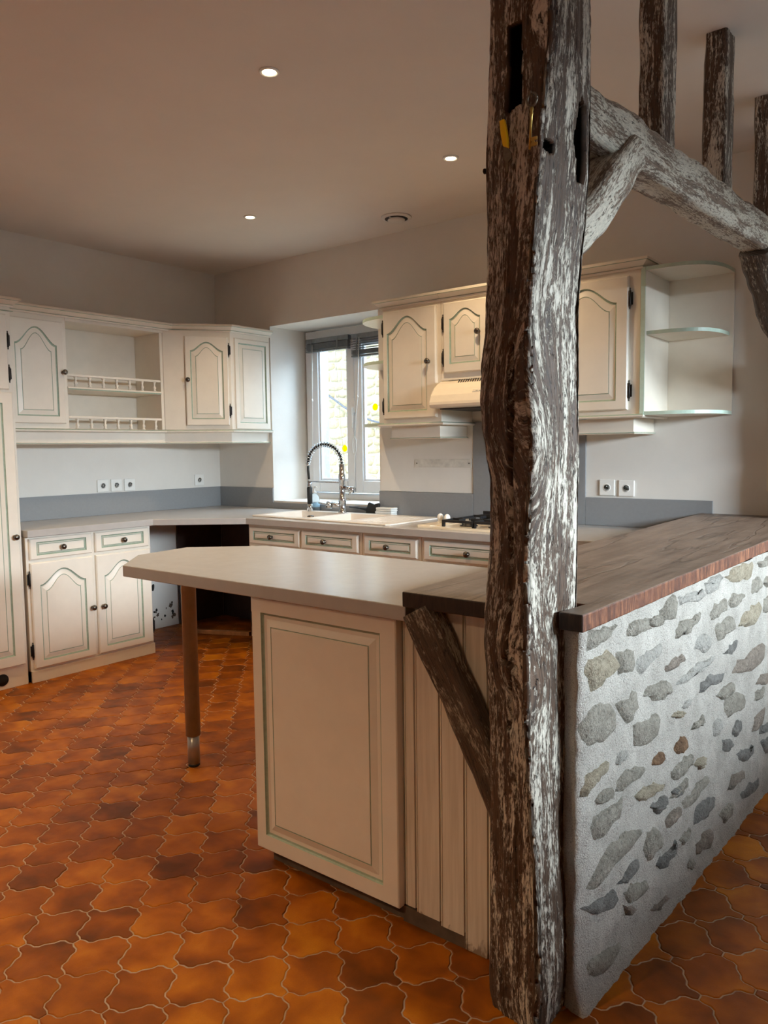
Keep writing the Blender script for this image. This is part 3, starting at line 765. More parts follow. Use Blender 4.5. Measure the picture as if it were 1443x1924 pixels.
# soap bottle, brush, cloths behind the sink
t = thing('soap_bottle', 'clear pump soap bottle standing behind the tap', 'bottle', (1.105, -.055, .9005))
MB().lathe([(.034, 0), (.038, .004), (.038, .085), (.034, .105), (.018, .122), (.014, .128)], None, 24).build('bottle_body', 'bottle', t)
MB().lathe([(.033, .003), (.034, .005), (.034, .026)], None, 20).build('soap', 'soap', t)
MB().lathe([(.0386, .030), (.0386, .062)], None, 24).build('label_band', 'label', t)
mb = MB().lathe([(.016, .128), (.016, .140), (.006, .144), (.006, .170), (.012, .172), (.012, .180)], None, 16); mb.tube([(0, 0, .176), (.03, -.01, .176), (.036, -.012, .168)], .005, 8); mb.build('pump', 'white', t)
t = thing('dish_scraper', 'black scraper with thin handle lying behind the sink', 'scraper', (1.640, -.052, .900))
mb = MB().plate([(-.052, 0), (.048, 0), (.055, .060), (.050, .074), (.036, .070), (.010, .062), (-.012, .070), (-.034, .076), (-.044, .066)], -.010, .010)
o = mb.build('blade', 'black', t, bevel=.004); o.rotation_euler = (pi/2-.25, 0, 0); o.location = (0, 0, .004)
cyl(MB(), (-.05, 0, .032), (-.215, .012, .040), .0045, 8).tube([(-.05, 0, .032), (-.10, .004, .035), (-.12, .004, .036)], [.012, .008, .0045], 8).build('handle', 'black', t)
for i, (sx, z0, lab) in enumerate(((.0, .9, 'folded white cloth behind the sink, lower of two'), (.006, .925, 'folded white cloth behind the sink, lying on the other'))):
    mb = MB(); nx, ny = 14, 8; vs = []
    rr = random.Random(i)
    t = MB()
    for layer in range(2):
        hgt = .0125
        b = MB().box(-.068, .068, -.036, .036, layer*hgt+.0005, layer*hgt+hgt-.0005); t.add(b.v, b.f)
    o = t.build('folded_cloth', 'cloth', bevel=.0055); o.location = (1.765+sx, -.058, z0 if i == 0 else z0+.0005); o.rotation_euler = (0, 0, .06-.1*i)
    tag(o, lab, 'cloth', 'folded cloths behind the sink')

# ---- base units under the back worktop
def base_unit(x0, x1, lab, drs, doors, left_brown=False):
    t = thing('base_unit', lab, 'cupboard', ((x0+x1)/2, 0, 0)); c = (x0+x1)/2
    MB().box(x0-c, x1-c, -.668, -.655, .10, .858).build('face_frame', 'paint', t)
    mb = MB().box(x0-c, x0-c+.018, -.655, -.02, .10, .858).box(x1-c-.018, x1-c, -.655, -.02, .10, .858).box(x0-c+.018, x1-c-.018, -.655, -.02, .10, .118)
    mb.build('carcass', 'brownpanel', t)
    MB().box(x0-c, x1-c, -.61, -.595, 0, .10).build('plinth', 'paint', t)
    for a, b, kx in drs: drawer(t, a-c, b-c, .732, .838, -.668, None, None if kx is None else kx-c)
    for a, b, hg in doors: door(t, a-c, b-c, .11, .714, -.668, .07, m=(.05, .05, .045, .05), knob=((b-.03 if hg == 'l' else a+.03)-c, .45), hinge=hg)
base_unit(1.085, 2.068, 'cream sink unit with two drawers under the sink', [(1.106, 1.566, 1.324), (1.584, 2.045, 1.788)], [(1.106, 1.566, 'l'), (1.584, 2.045, 'r')])
base_unit(2.072, 2.494, 'cream drawer unit between the sink unit and the hob', [(2.094, 2.472, 2.272)], [(2.094, 2.472, 'l')])
base_unit(2.498, 3.118, 'cream unit with a wide drawer below the gas hob', [(2.52, 3.096, 2.808)], [(2.52, 2.80, 'l'), (2.81, 3.096, 'r')])
base_unit(3.122, 3.95, 'cream unit hidden behind the bar and post', [(3.144, 3.53, None), (3.55, 3.93, None)], [(3.144, 3.53, 'l'), (3.55, 3.93, 'r')])

# ---- hob
t = thing('gas_hob', 'cream gas hob with black pan supports', 'hob', (2.72, -.40, .9))
pl = [(-.30, -.205), (-.275, -.235)]+[(-.20+i*.03, -.235-.010*(1-cos(pi*min(1, i/6)))/2) for i in range(7)]+[(.275, -.245), (.30, -.215), (.30, .235), (-.30, .235)]
MB().plate(pl, .0005, .012).build('plate', 'hob', t, bevel=.005)
vs = [(-.285, -.222), (-.20, -.222), (-.145, -.165), (-.145, .22), (-.285, .22)]
MB().plate(vs, .012, .0165).build('control_panel', 'hob', t, bevel=.009)
KN = MB().lathe([(.019, 0), (.019, .003), (.012, .006), (.012, .010), (.017, .018), (.0185, .028), (.016, .038), (.010, .046), (.004, .049)], None, 20).mesh('knob', [M['white']])
for x, y in ((-.262, -.030), (-.205, -.045)): put(KN, 'knob', t, (x, y, .0165))
for bx, by, r in ((-.02, -.11, .038), (.17, -.11, .045), (-.02, .11, .045), (.17, .11, .05)):
    bo = MB().lathe([(r+.012, .012), (r+.012, .016), (r, .018), (r, .026), (r-.006, .030), (.004, .031)], Matrix.Translation((bx, by, 0)), 24).build('burner', 'castiron', t)
for gx0, gx1 in ((-.125, .068), (.074, .268)):
    mb = MB(); hh = .050
    for y in (-.205, .205): mb.box(gx0, gx1, y-.006, y+.006, hh-.014, hh)
    for x in (gx0, gx1): mb.box(x-.006, x+.006, -.205, .205, hh-.014, hh)
    c = (gx0+gx1)/2
    for y in (-.11, .11):
        mb.box(gx0, c-.022, y-.004, y+.004, hh-.010, hh+.004).box(c+.022, gx1, y-.004, y+.004, hh-.010, hh+.004)
        mb.box(c-.004, c+.004, y+.022, y+.085, hh-.010, hh+.004).box(c-.004, c+.004, y-.085, y-.022, hh-.010, hh+.004)
    for x in (gx0, gx1):
        for y in (-.2, 0, .2): mb.box(x-.008, x+.008, y-.008, y+.008, .012, hh)
    mb.build('pan_support', 'castiron', t, bevel=.002)
MB().box(-.13, .27, .222, .232, .012, .068).build('rear_guard', 'castiron', t, bevel=.003)

# ---- cupboards over the hob
UY = -.340
t = thing('hanging_cupboard', 'cream wall cupboard with arched door right of the window', 'cupboard', (2.195, 0, 0))
MB().box(-.215, .215, UY, -.003, 1.495, 2.19).build('body', 'paint', t, bevel=.002)
crown(t, [(-.215, -.003), (-.215, UY), (.215, UY)], 2.186)
pelmet(t, [(-.215, -.003), (-.215, UY), (.215, UY), (.215, -.003)], 1.497, .035)
door(t, -.200, .190, 1.522, 2.168, UY, .092, m=(.032, .064, .042, .040), knob=(.142, 1.848), hinge='l', hz=(1.60, 2.07))
t = thing('corner_shelves', 'three small rounded cream shelves between window and cupboard', 'shelves', (1.980, 0, 0))
for zz in (2.150, 1.876, 1.492):
    c = [(0, -.003)]+[(-.30*abs(cos(a))**.75, -.003-.325*abs(sin(a))**.75) for a in [pi/2*i/16 for i in range(17)]]
    MB().plate(c, zz-.010, zz+.010, side=1).build('shelf', ['paint', 'palegreen'], t, bevel=.002)
t = thing('hood_cupboard', 'short cream cupboard above the cooker hood', 'cupboard', (2.73, 0, 0))
MB().box(-.318, .318, UY, -.003, 1.728, 2.19).build('body', 'paint', t, bevel=.002)
crown(t, [(-.318, UY), (.318, UY)], 2.186)
door(t, -.292, -.003, 1.770, 2.168, UY, .052, m=(.042, .042, .050, .042), knob=(-.052, 1.985), hinge='l', hz=(1.86, 2.055))
door(t, .003, .292, 1.770, 2.168, UY, .052, m=(.042, .042, .050, .042), knob=(.052, 1.985), hinge='r', hz=(1.86, 2.055))
MB().sweep([(-.318, UY), (.318, UY)], off([(0, 0), (.006, .002), (.006, .012), (0, .014)], 1.728)).build('bottom_moulding', 'paint', t)
# hood
t = thing('cooker_hood', 'cream curved cooker hood under the short cupboard', 'hood', (2.73, 0, 0))
pf = [(-.03, 1.725), (-.345, 1.725), (-.375, 1.722), (-.41, 1.705), (-.445, 1.675), (-.475, 1.638), (-.490, 1.600), (-.492, 1.585), (-.486, 1.572), (-.468, 1.566), (-.03, 1.566)]
vs = []; fs = []; nP = len(pf); xs = [-.312, -.300, .300, .312]
for xi, x in enumerate(xs):
    for y, z in pf:
        e = 1 if xi in (1, 2) else 0
        vs.append((x, y if e or y > -.05 else y+.014, z if e else (z-.010 if z > 1.70 else z+.006)))
for a in range(3):
    for j in range(nP): fs.append((a*nP+j, a*nP+(j+1) % nP, (a+1)*nP+(j+1) % nP, (a+1)*nP+j))
fs += [tuple(range(nP)), tuple(3*nP+j for j in range(nP))[::-1]]
MB().add(vs, fs, 0, False).build('housing', 'hob', t, bevel=.004)
SL = MB().box(-.003, .003, -.020, .020, -.001, .0015).mesh('vent_slot', [M['grille']])
for i in range(22):
    o = put(SL, 'vent_slot', t, (-.165+i*.0155, -.389, 1.7172)); o.rotation_euler = (.50, 0, .30)
cp = MB().box(-.06, .06, -.004, .003, -.012, .012).build('control_plate', 'ivory', t, bevel=.004); cp.location = (0.03, -.4635, 1.652); cp.rotation_euler = (-.62, 0, 0)
for dx in (-.03, -.01, .012): MB().box(dx-.006, dx+.006, -.008, -.003, -.005, .005).build('slider', 'ivory', cp)
MB().box(-.27, .27, -.43, -.08, 1.560, 1.568).build('filter', 'grille', t)
# right cupboard
t = thing('hanging_cupboard', 'cream wall cupboard with arched door right of the post', 'cupboard', (3.315, 0, 0))
MB().box(-.263, .263, UY, -.003, 1.495, 2.19).build('body', 'paint', t, bevel=.003)
crown(t, [(-.263, UY), (.263, UY), (.263, -.003)], 2.190)
pelmet(t, [(-.263, -.003), (-.263, UY), (.263, UY), (.263, -.003)], 1.497, .045)
door(t, -.245, .208, 1.517, 2.165, UY, .088, m=(.058, .058, .046, .035), knob=(-.21, 1.85), hinge='r', hz=(1.610, 2.055))
# end shelves
t = thing('end_shelf_unit', 'cream open end shelves with rounded fronts and pale green edges', 'shelf unit', (3.582, 0, 0))
MB().box(0, .022, -.352, -.003, 1.487, 2.196).build('side_panel', 'palegreen', t, bevel=.001)
MB().box(.0221, .0228, -.350, -.004, 1.489, 2.194).build('side_lining', 'paint', t)
MB().box(.023, .338, -.012, -.003, 1.487, 2.196).build('back_panel', 'paint', t, bevel=.001)
def endshelf(zz, nm, dx, dy):
    c = [(.023, -.012)]+[(.023+dx*abs(sin(a))**.62, -.012-dy*abs(cos(a))**.62) for a in [pi/2*i/20 for i in range(21)]]
    MB().plate(c, zz-.009, zz+.009, side=1).build(nm, ['paint', 'palegreen'], t, bevel=.002)
endshelf(2.187, 'top_shelf', .315, .338); endshelf(1.884, 'middle_shelf', .297, .322); endshelf(1.497, 'bottom_shelf', .315, .338)
STONES=[('g',-2.453,0.916,-2.387,0.915,-2.300,0.906,-2.322,0.886,-2.381,0.879,-2.467,0.878),
('g',-2.225,0.887,-2.170,0.895,-2.107,0.886,-2.086,0.862,-2.150,0.853,-2.230,0.866),
('g',-2.100,0.882,-2.040,0.882,-2.001,0.865,-2.018,0.852,-2.079,0.860),
('o',-2.495,0.826,-2.471,0.845,-2.401,0.844,-2.321,0.841,-2.298,0.809,-2.303,0.784,-2.373,0.784,-2.435,0.775),
('g',-2.298,0.831,-2.205,0.829,-2.204,0.786,-2.221,0.765,-2.286,0.780),
('w',-2.191,0.783,-2.103,0.797,-1.995,0.801,-2.014,0.770,-2.127,0.748,-2.172,0.750),
('b',-1.977,0.730,-1.904,0.736,-1.818,0.729,-1.825,0.710,-1.933,0.711,-1.984,0.715),
('g',-2.112,0.679,-2.073,0.698,-1.946,0.681,-1.911,0.644,-1.988,0.642,-2.030,0.642),
('g',-2.481,0.703,-2.459,0.734,-2.372,0.727,-2.300,0.691,-2.299,0.636,-2.354,0.633,-2.422,0.641,-2.468,0.658),
('g',-2.295,0.709,-2.225,0.703,-2.195,0.718,-2.166,0.672,-2.199,0.643,-2.247,0.641,-2.271,0.680),
('g',-2.205,0.627,-2.109,0.607,-2.021,0.604,-1.995,0.572,-2.047,0.546,-2.146,0.548,-2.184,0.567),
('r',-2.058,0.476,-2.017,0.493,-1.981,0.489,-1.984,0.466,-2.015,0.453),
('r',-1.891,0.471,-1.853,0.485,-1.809,0.478,-1.795,0.444,-1.843,0.438,-1.883,0.451),
('w',-2.291,0.547,-2.263,0.576,-2.230,0.568,-2.226,0.549,-2.268,0.547),
('o',-2.470,0.537,-2.456,0.574,-2.421,0.578,-2.353,0.580,-2.352,0.560,-2.410,0.551,-2.435,0.534),
('g',-2.399,0.497,-2.367,0.510,-2.312,0.501,-2.303,0.477,-2.350,0.479,-2.393,0.488),
('g',-2.301,0.509,-2.267,0.517,-2.182,0.512,-2.105,0.484,-2.162,0.471,-2.230,0.474,-2.297,0.480),
('o',-2.186,0.433,-2.129,0.428,-2.021,0.412,-1.962,0.386,-2.005,0.381,-2.128,0.396,-2.167,0.410),
('g',-1.926,0.408,-1.873,0.410,-1.801,0.401,-1.799,0.371,-1.879,0.371,-1.918,0.391),
('w',-1.895,0.908,-1.811,0.906,-1.672,0.899,-1.654,0.870,-1.810,0.881,-1.856,0.881,-1.886,0.890),
('w',-1.665,0.913,-1.522,0.923,-1.474,0.910,-1.556,0.879,-1.646,0.881),
('g',-2.014,0.893,-1.939,0.920,-1.894,0.905,-1.901,0.885,-1.935,0.848,-2.006,0.863),
('o',-1.464,0.906,-1.366,0.934,-1.147,0.937,-1.133,0.909,-1.198,0.863,-1.330,0.872),
('g',-1.098,0.908,-0.962,0.916,-0.896,0.908,-0.920,0.886,-1.035,0.890),
('g',-1.195,0.819,-1.140,0.855,-1.069,0.856,-1.029,0.822,-1.064,0.803,-1.135,0.800),
('g',-1.017,0.831,-0.954,0.840,-0.888,0.835,-0.884,0.798,-0.964,0.806),
('g',-1.418,0.821,-1.359,0.840,-1.262,0.826,-1.293,0.804,-1.365,0.790,-1.407,0.803),
('g',-1.606,0.812,-1.580,0.832,-1.507,0.838,-1.439,0.831,-1.447,0.804,-1.513,0.790,-1.587,0.788),
('o',-1.307,0.718,-1.256,0.749,-1.167,0.764,-1.048,0.765,-1.032,0.731,-1.102,0.694,-1.207,0.700),
('g',-1.014,0.732,-0.947,0.764,-0.881,0.761,-0.888,0.703,-0.993,0.707),
('g',-1.912,0.822,-1.838,0.833,-1.685,0.829,-1.717,0.808,-1.821,0.791,-1.911,0.795),
('g',-1.557,0.758,-1.444,0.766,-1.353,0.762,-1.333,0.717,-1.410,0.712,-1.507,0.706,-1.554,0.712),
('w',-1.746,0.733,-1.723,0.760,-1.664,0.764,-1.601,0.737,-1.572,0.710,-1.643,0.694),
('d',-1.484,0.654,-1.427,0.674,-1.319,0.672,-1.354,0.646,-1.405,0.637,-1.445,0.640),
('b',-1.337,0.557,-1.308,0.597,-1.175,0.595,-1.021,0.609,-0.968,0.587,-0.976,0.535,-1.098,0.519,-1.227,0.535),
('w',-1.874,0.650,-1.830,0.672,-1.701,0.672,-1.542,0.673,-1.532,0.655,-1.683,0.647,-1.797,0.648),
('d',-1.679,0.581,-1.663,0.601,-1.575,0.610,-1.450,0.584,-1.488,0.567,-1.573,0.576),
('g',-1.431,0.451,-1.413,0.482,-1.288,0.479,-1.208,0.445,-1.193,0.407,-1.293,0.407,-1.409,0.429),
('g',-1.099,0.400,-1.053,0.423,-0.966,0.427,-0.962,0.393,-1.025,0.384),
('g',-1.533,0.532,-1.437,0.533,-1.334,0.527,-1.343,0.500,-1.444,0.496),
('b',-1.113,0.283,-1.081,0.324,-0.996,0.344,-0.946,0.356,-0.955,0.314,-1.027,0.280),
('w',-1.840,0.574,-1.818,0.590,-1.762,0.582,-1.769,0.566,-1.817,0.565),
('o',-1.922,0.568,-1.871,0.571,-1.824,0.555,-1.870,0.551),
('b',-1.044,0.453,-1.008,0.473,-0.917,0.467,-0.914,0.433,-0.992,0.437),
('g',-1.764,0.481,-1.708,0.493,-1.657,0.500,-1.647,0.476,-1.681,0.477),
('w',-1.544,0.422,-1.527,0.446,-1.479,0.438,-1.467,0.409,-1.514,0.391,-1.552,0.403),
('d',-1.353,0.357,-1.313,0.388,-1.257,0.366,-1.255,0.338,-1.308,0.323),
('d',-1.459,0.366,-1.382,0.339,-1.328,0.306,-1.421,0.308,-1.452,0.331),
('d',-1.287,0.260,-1.261,0.272,-1.144,0.232,-1.084,0.228,-1.082,0.202,-1.176,0.200,-1.268,0.226),
('d',-0.993,0.247,-0.976,0.272,-0.911,0.264,-0.827,0.236,-0.851,0.209),
('d',-0.970,0.204,-0.945,0.215,-0.822,0.185,-0.815,0.126,-0.912,0.141),
('g',-1.839,0.403,-1.809,0.416,-1.744,0.398,-1.743,0.380,-1.799,0.377),
('g',-1.929,0.408,-1.878,0.410,-1.827,0.387,-1.830,0.374,-1.883,0.374),
('o',-1.708,0.363,-1.675,0.373,-1.631,0.362,-1.638,0.334,-1.681,0.336),
('g',-1.918,0.331,-1.897,0.346,-1.782,0.349,-1.780,0.328,-1.858,0.312),
('g',-1.833,0.286,-1.754,0.293,-1.661,0.287,-1.582,0.288,-1.580,0.259,-1.676,0.250,-1.800,0.243),
('d',-1.723,0.174,-1.691,0.210,-1.595,0.218,-1.539,0.201,-1.528,0.171,-1.600,0.154,-1.662,0.153),
('b',-1.966,0.277,-1.924,0.286,-1.840,0.272,-1.832,0.254,-1.892,0.246,-1.944,0.252),
('g',-1.843,0.166,-1.804,0.179,-1.748,0.178,-1.763,0.154,-1.811,0.144),
('b',-1.684,0.089,-1.606,0.100,-1.531,0.086,-1.538,0.041,-1.611,0.043,-1.692,0.067),
('g',-1.791,0.067,-1.751,0.077,-1.716,0.053,-1.740,0.036),
('b',-1.319,0.189,-1.220,0.180,-1.195,0.154,-1.327,0.155,-1.358,0.152),
('d',-1.236,0.098,-1.120,0.096,-0.982,0.067,-0.993,0.045,-1.092,0.043,-1.211,0.068),
('g',-1.455,0.095,-1.386,0.112,-1.311,0.091,-1.340,0.055,-1.423,0.063),
('d',-2.057,0.356,-1.987,0.351,-1.931,0.334,-1.948,0.316,-2.012,0.320),
('g',-2.434,0.446,-2.399,0.465,-2.338,0.454,-2.244,0.451,-2.251,0.418,-2.315,0.402,-2.370,0.393,-2.410,0.397),
('g',-2.447,0.305,-2.396,0.337,-2.329,0.367,-2.226,0.348,-2.122,0.303,-2.209,0.298,-2.291,0.298,-2.361,0.281,-2.421,0.284),
('g',-2.112,0.248,-2.089,0.289,-2.028,0.290,-1.982,0.243,-1.990,0.210,-2.051,0.208,-2.095,0.223),
('d',-2.264,0.228,-2.223,0.245,-2.161,0.251,-2.144,0.227,-2.168,0.211,-2.230,0.216),
('g',-2.244,0.196,-2.206,0.195,-2.083,0.153,-2.083,0.132,-2.149,0.131,-2.205,0.146),
('d',-2.456,0.252,-2.414,0.250,-2.339,0.237,-2.282,0.223,-2.288,0.191,-2.324,0.185,-2.400,0.213),
('b',-2.239,0.156,-2.189,0.135,-2.160,0.110,-2.219,0.122),
('d',-2.015,0.164,-1.997,0.182,-1.933,0.172,-1.876,0.182,-1.855,0.162,-1.931,0.142,-1.968,0.133),
('g',-2.444,0.104,-2.384,0.106,-2.293,0.080,-2.240,0.056,-2.292,0.047,-2.363,0.047,-2.423,0.062),
('d',-1.917,0.347,-1.839,0.338,-1.833,0.314,-1.882,0.317),
('b',-2.063,0.056,-2.001,0.058,-1.955,0.055,-1.936,0.035,-2.009,0.037)]
# ================================================================== PENINSULA
PZ = .921
t = thing('breakfast_bar', 'beige laminate breakfast bar with clipped corners on a steel leg', 'counter', (0, 0, 0))
MB().plate([(2.430, -2.482), (3.742, -2.482), (3.742, -2.422), (3.985, -2.422), (3.985, -1.792), (2.445, -1.776), (2.185, -2.005), (2.225, -2.280)], PZ-.042, PZ).build('top', 'laminate', t, bevel=.003)
lg = MB().lathe([(.031, .135), (.031, PZ-.050), (.045, PZ-.048), (.045, PZ-.0425)], Matrix.Translation((2.318, -2.105, 0)), 28).build('leg', 'steel', t)
MB().lathe([(.0255, .012), (.0255, .140)], Matrix.Translation((2.318, -2.105, 0)), 28).build('inner_tube', 'steel', lg)
MB().lathe([(.022, .0005), (.025, .002), (.025, .012)], Matrix.Translation((2.318, -2.105, 0)), 24).build('foot', 'black', lg)

t = thing('peninsula_cupboard', 'cream cupboard under the breakfast bar with large framed end panel', 'cupboard', (3.40, -2.44, 0))
MB().box(-.285, .295, .0, .60, .05, .877).build('body', 'paint', t, bevel=.002)
e = door_mb(.582, 0, .826, 0, (.043, .055, .050, .046), t=.025, bev=(.018, .024), ch=.003).build('end_panel', ['paint', 'green'], t, loc=(-.287, 0, .050))
MB().box(-.25, .30, .012, .05, .001, .05).build('plinth', 'kick', t)
d = MB().box(-.312, -.290, .004, .595, .725, .868).build('door', 'paint', t, bevel=.004)
put(HINGE, 'hinge', d, (-.304, -.001, .78)).scale = (.6, .6, .9)
t = thing('plank_facing', 'cream tongue and groove planks between the end panel and the post', 'panelling', (3.70, -2.44, 0))
MB().box(.045, .29, .012, .018, .002, .918).build('backing', 'plank', t)
for i, (a, b, zb) in enumerate(((.0, .036, .055), (.038, .118, .048), (.120, .196, .038), (.198, .268, .003), (.270, .340, .002))):
    mb = MB(); y = 0.0; zt = .877 if i == 0 else .918
    xs = [(a, .006), (a+.0015, .001), (a+.005, .0), (a+.0065, .004), (a+.008, 0), (b-.0015, 0), (b, .006)]
    vs = [(x, yy, z) for z in (zb, zt) for x, yy in xs]+[(x, .014, z) for z in (zb, zt) for x in (a, b)]
    n = len(xs); fs = [(j, j+1, n+j+1, n+j) for j in range(n-1)]+[tuple(range(n))+(2*n+1, 2*n), tuple(n+j for j in range(n))+(2*n+3, 2*n+2)]
    mb.add(vs, fs).build('plank', 'plank', t)
MB().box(-.01, .197, .003, .012, .001, .046).build('skirting', 'kick', t)

# ---- stone half wall under the bar top
SK = .038
fx = lambda y: 4.245+SK*(y+2.48)
zt_ = lambda y: .920+.0112*(y+2.49)
hw = MB()
ny, nz = 200, 76; vs = []; fs = []
for q, (x, y) in enumerate(((4.160, -2.440), (4.196, -2.470), (4.222, -2.482))):
    for j in range(nz+1): vs.append((x+.004*noise.noise((q, j*.3, 1)), y, zt_(y)*j/nz))
for i in range(ny+1):
    y = -2.486+2.483*i/ny
    for j in range(nz+1):
        z = zt_(y)*j/nz; n1 = noise.noise((y*7, z*7, 3))*.009+noise.noise((y*24, z*24, 9))*.006+noise.noise((y*60, z*60, 5))*.003
        foot = .018*exp(-z/.03)
        vs.append((fx(y)-.004+n1+foot+(-.012*exp(-((y+2.486)/.02))), y, z))
for i in range(ny+3):
    for j in range(nz):
        a = i*(nz+1)+j; fs.append((a, a+nz+1, a+nz+2, a+1))
hw.add(vs, fs, 0, True)
n0 = len(vs); pts = [(3.99, -2.40), (fx(-2.455)-.06, -2.44)]
b = MB().add([(3.99, -2.39, 0), (4.18, -2.39, 0), (4.18, -2.39, zt_(-2.39)), (3.99, -2.39, zt_(-2.39)), (3.99, -.003, 0), (4.28, -.003, 0), (4.28, -.003, zt_(0)), (3.99, -.003, zt_(0))],
             [(0, 1, 2, 3), (4, 7, 6, 5), (0, 3, 7, 4), (3, 2, 6, 7)])
hw.add(b.v, b.f)
wall = thing('stone_half_wall', 'low rubble stone wall in pale lime mortar under the wooden bar top', 'wall', (0, 0, 0))
hw.build('mortar', 'mortar', wall, fix=False)
rs = random.Random(11)
for st in STONES:
    kind = st[0]; p = [(st[1+2*i], max(.02, min(st[2+2*i], zt_(st[1+2*i])-.004))) for i in range((len(st)-1)//2)]
    p = [(max(-2.468, min(y, -.02)), z) for y, z in p]
    ys = [q[0] for q in p]; zs = [q[1] for q in p]
    if max(ys)-min(ys) < .012 or max(zs)-min(zs) < .012: continue
    pr = {'g': .010, 'w': .007, 'o': .011, 'b': .011, 'd': .009, 'r': .012}[kind]*rs.uniform(.8, 1.3)
    stone_mesh(p, pr, .012, None, lambda a, b, h: (fx(a)-.002+h, a, b), rs, 14).build('stone', 's_'+kind, wall)
for q in range(22):                                    # small stones beyond the frame's edge
    y = rs.uniform(-.85, -.1); z = rs.uniform(.08, .85); w = rs.uniform(.04, .09); h = rs.uniform(.025, .05)
    p = [(y+w*cos(a)*rs.uniform(.8, 1.1), z+h*sin(a)*rs.uniform(.8, 1.1)) for a in [2*pi*i/8 for i in range(8)]]
    stone_mesh(p, .012, .012, None, lambda a, b, hh: (fx(a)-.001+hh, a, b), rs, 12).build('stone', 's_'+rs.choice('ggwobd'), wall)

# ---- oak bar top, notched round the post
def slab(mb):
    L = []
    rr = random.Random(5)
    ylist = [-2.497+2.492*i/60 for i in range(61)]
    right = [(4.252+.033*(y+2.5)+.006*noise.noise((y*3, 1, 0))+.003*noise.noise((y*17, 5, 0)), y) for y in ylist]
    left = [(3.742+.016*(y+2.5)+.002*noise.noise((y*6, 8, 0)), y) for y in ylist]
    outer = [left[0], (4.034, -2.497), (4.034, -2.385), (4.205, -2.385), (4.190, -2.497)]+right+left[::-1][:-1]
    return outer
ol = slab(None)
mb = MB().plate(ol, -.042, 0, side=1)
t = thing('bar_top', 'thick dark oak bar top notched around the post on the stone wall', 'bar top', (0, -2.497, .9635))
for i, v in enumerate(mb.v): mb.v[i] = (v[0], v[1]+2.497, v[2])
# end grain on the two front faces
for i, f in enumerate(mb.f):
    ys = [mb.v[j][1] for j in f]
    if mb.mi[i] == 1 and max(ys) < .001: mb.mi[i] = 2
o = mb.build('slab', ['oak', 'oakedge', 'endgrain'], t, bevel=.004)
t.rotation_euler = (.0112, 0, 0)

# ================================================================== TIMBERS
def set_grain(o, g):
    at = o.data.attributes.new('grain', 'FLOAT_VECTOR', 'POINT')
    at.data.foreach_set('vector', [c for q in g for c in q])
def timber(name, mat, axis, w, h, up, seed, lab, rough=.004, parent=None, taper=(1, 1), cham=.012, chips=.004):
    """squared beam: axis = list of points; w across, h along 'up'"""
    P = [Vector(p) for p in axis]; tot = sum((P[i+1]-P[i]).length for i in range(len(P)-1)); n = max(8, int(tot/.010))
    # resample
    def at(d):
        for i in range(len(P)-1):
            l = (P[i+1]-P[i]).length
            if d <= l or i == len(P)-2: return P[i].lerp(P[i+1], d/l)
            d -= l
    C = [at(tot*i/n) for i in range(n+1)]
    for _ in range(8): C = [C[0]]+[(C[i-1]+2*C[i]+C[i+1])/4 for i in range(1, n)]+[C[-1]]
    # section
    sec = []; per = 8
    hw_, hh_ = w/2, h/2
    cor = [(hw_, -hh_), (hw_, hh_), (-hw_, hh_), (-hw_, -hh_)]
    for q in range(4):
        a, b = Vector(cor[q-1]), Vector(cor[q]); d = (b-a).normalized()
        a2, b2 = a+d*cham, b-d*cham
        for s_ in range(per): sec.append(a2.lerp(b2, s_/(per-1)))
    m = len(sec); vs = []; g = []; fs = []
    for i, c in enumerate(C):
        T = (C[min(i+1, n)]-C[max(i-1, 0)]).normalized(); side = T.cross(Vector(up)).normalized(); u_ = side.cross(T).normalized()
        tp = taper[0]+(taper[1]-taper[0])*i/n; acc = 0; d = tot*i/n
        for j, s_ in enumerate(sec):
            acc += (s_-sec[j-1]).length
            un = acc+seed*.37
            dis = rough*1.6*noise.noise((s_.x*9+seed, s_.y*9, d*7))+chips*noise.noise((un*60, d*4, seed))*1.0+rough*.8*noise.noise((un*22, d*16, seed+4))
            r = s_*tp; rn = s_.normalized()*dis
            vs.append(c+side*(r.x+rn.x)+u_*(r.y+rn.y)); g.append((un+.012*noise.noise((un*8, d*5, seed)), d+seed, 0))
    for i in range(n):
        for j in range(m): fs.append((i*m+j, i*m+(j+1) % m, (i+1)*m+(j+1) % m, (i+1)*m+j))
    fs += [tuple(range(m))[::-1], tuple(n*m+j for j in range(m))]
    o = MB().add(vs, fs, 0, True).build(name, mat, parent); set_grain(o, g)
    for f in (-1, -2): o.data.polygons[f].use_smooth = False
    return tag(o, lab, 'beam' if 'beam' in name else name.split('_')[-1] if '_' in name else name)

# ---- the post
TAB = [(2.308,4.0530,4.2270,4.2280),(2.197,4.0510,4.2290,4.2230),(2.085,4.0480,4.2310,4.2110),(1.972,4.0450,4.2300,4.2000),(1.859,4.0460,4.2210,4.1900),(1.743,4.0450,4.2130,4.1820),
(1.627,4.0380,4.2090,4.1740),(1.508,4.0270,4.2090,4.1730),(1.448,4.0240,4.2080,4.1770),(1.387,4.0280,4.2070,4.1810),(1.327,4.0380,4.2080,4.1810),(1.266,4.0490,4.2070,4.1770),
(1.143,4.0500,4.2070,4.1710),(1.018,4.0430,4.2060,4.1700),(.955,4.0390,4.2050,4.1700),(.892,4.0370,4.2030,4.1690),(.828,4.0410,4.2010,4.1690),(.765,4.0470,4.2000,4.1690),
(.636,4.0490,4.1970,4.1740),(.506,4.0520,4.1940,4.1830),(.373,4.0490,4.1930,4.1950),(.242,4.0510,4.1980,4.2010),(.107,4.0480,4.2020,4.2040),(.038,4.0470,4.2010,4.2000),(-.03,4.055,4.199,4.194)][::-1]
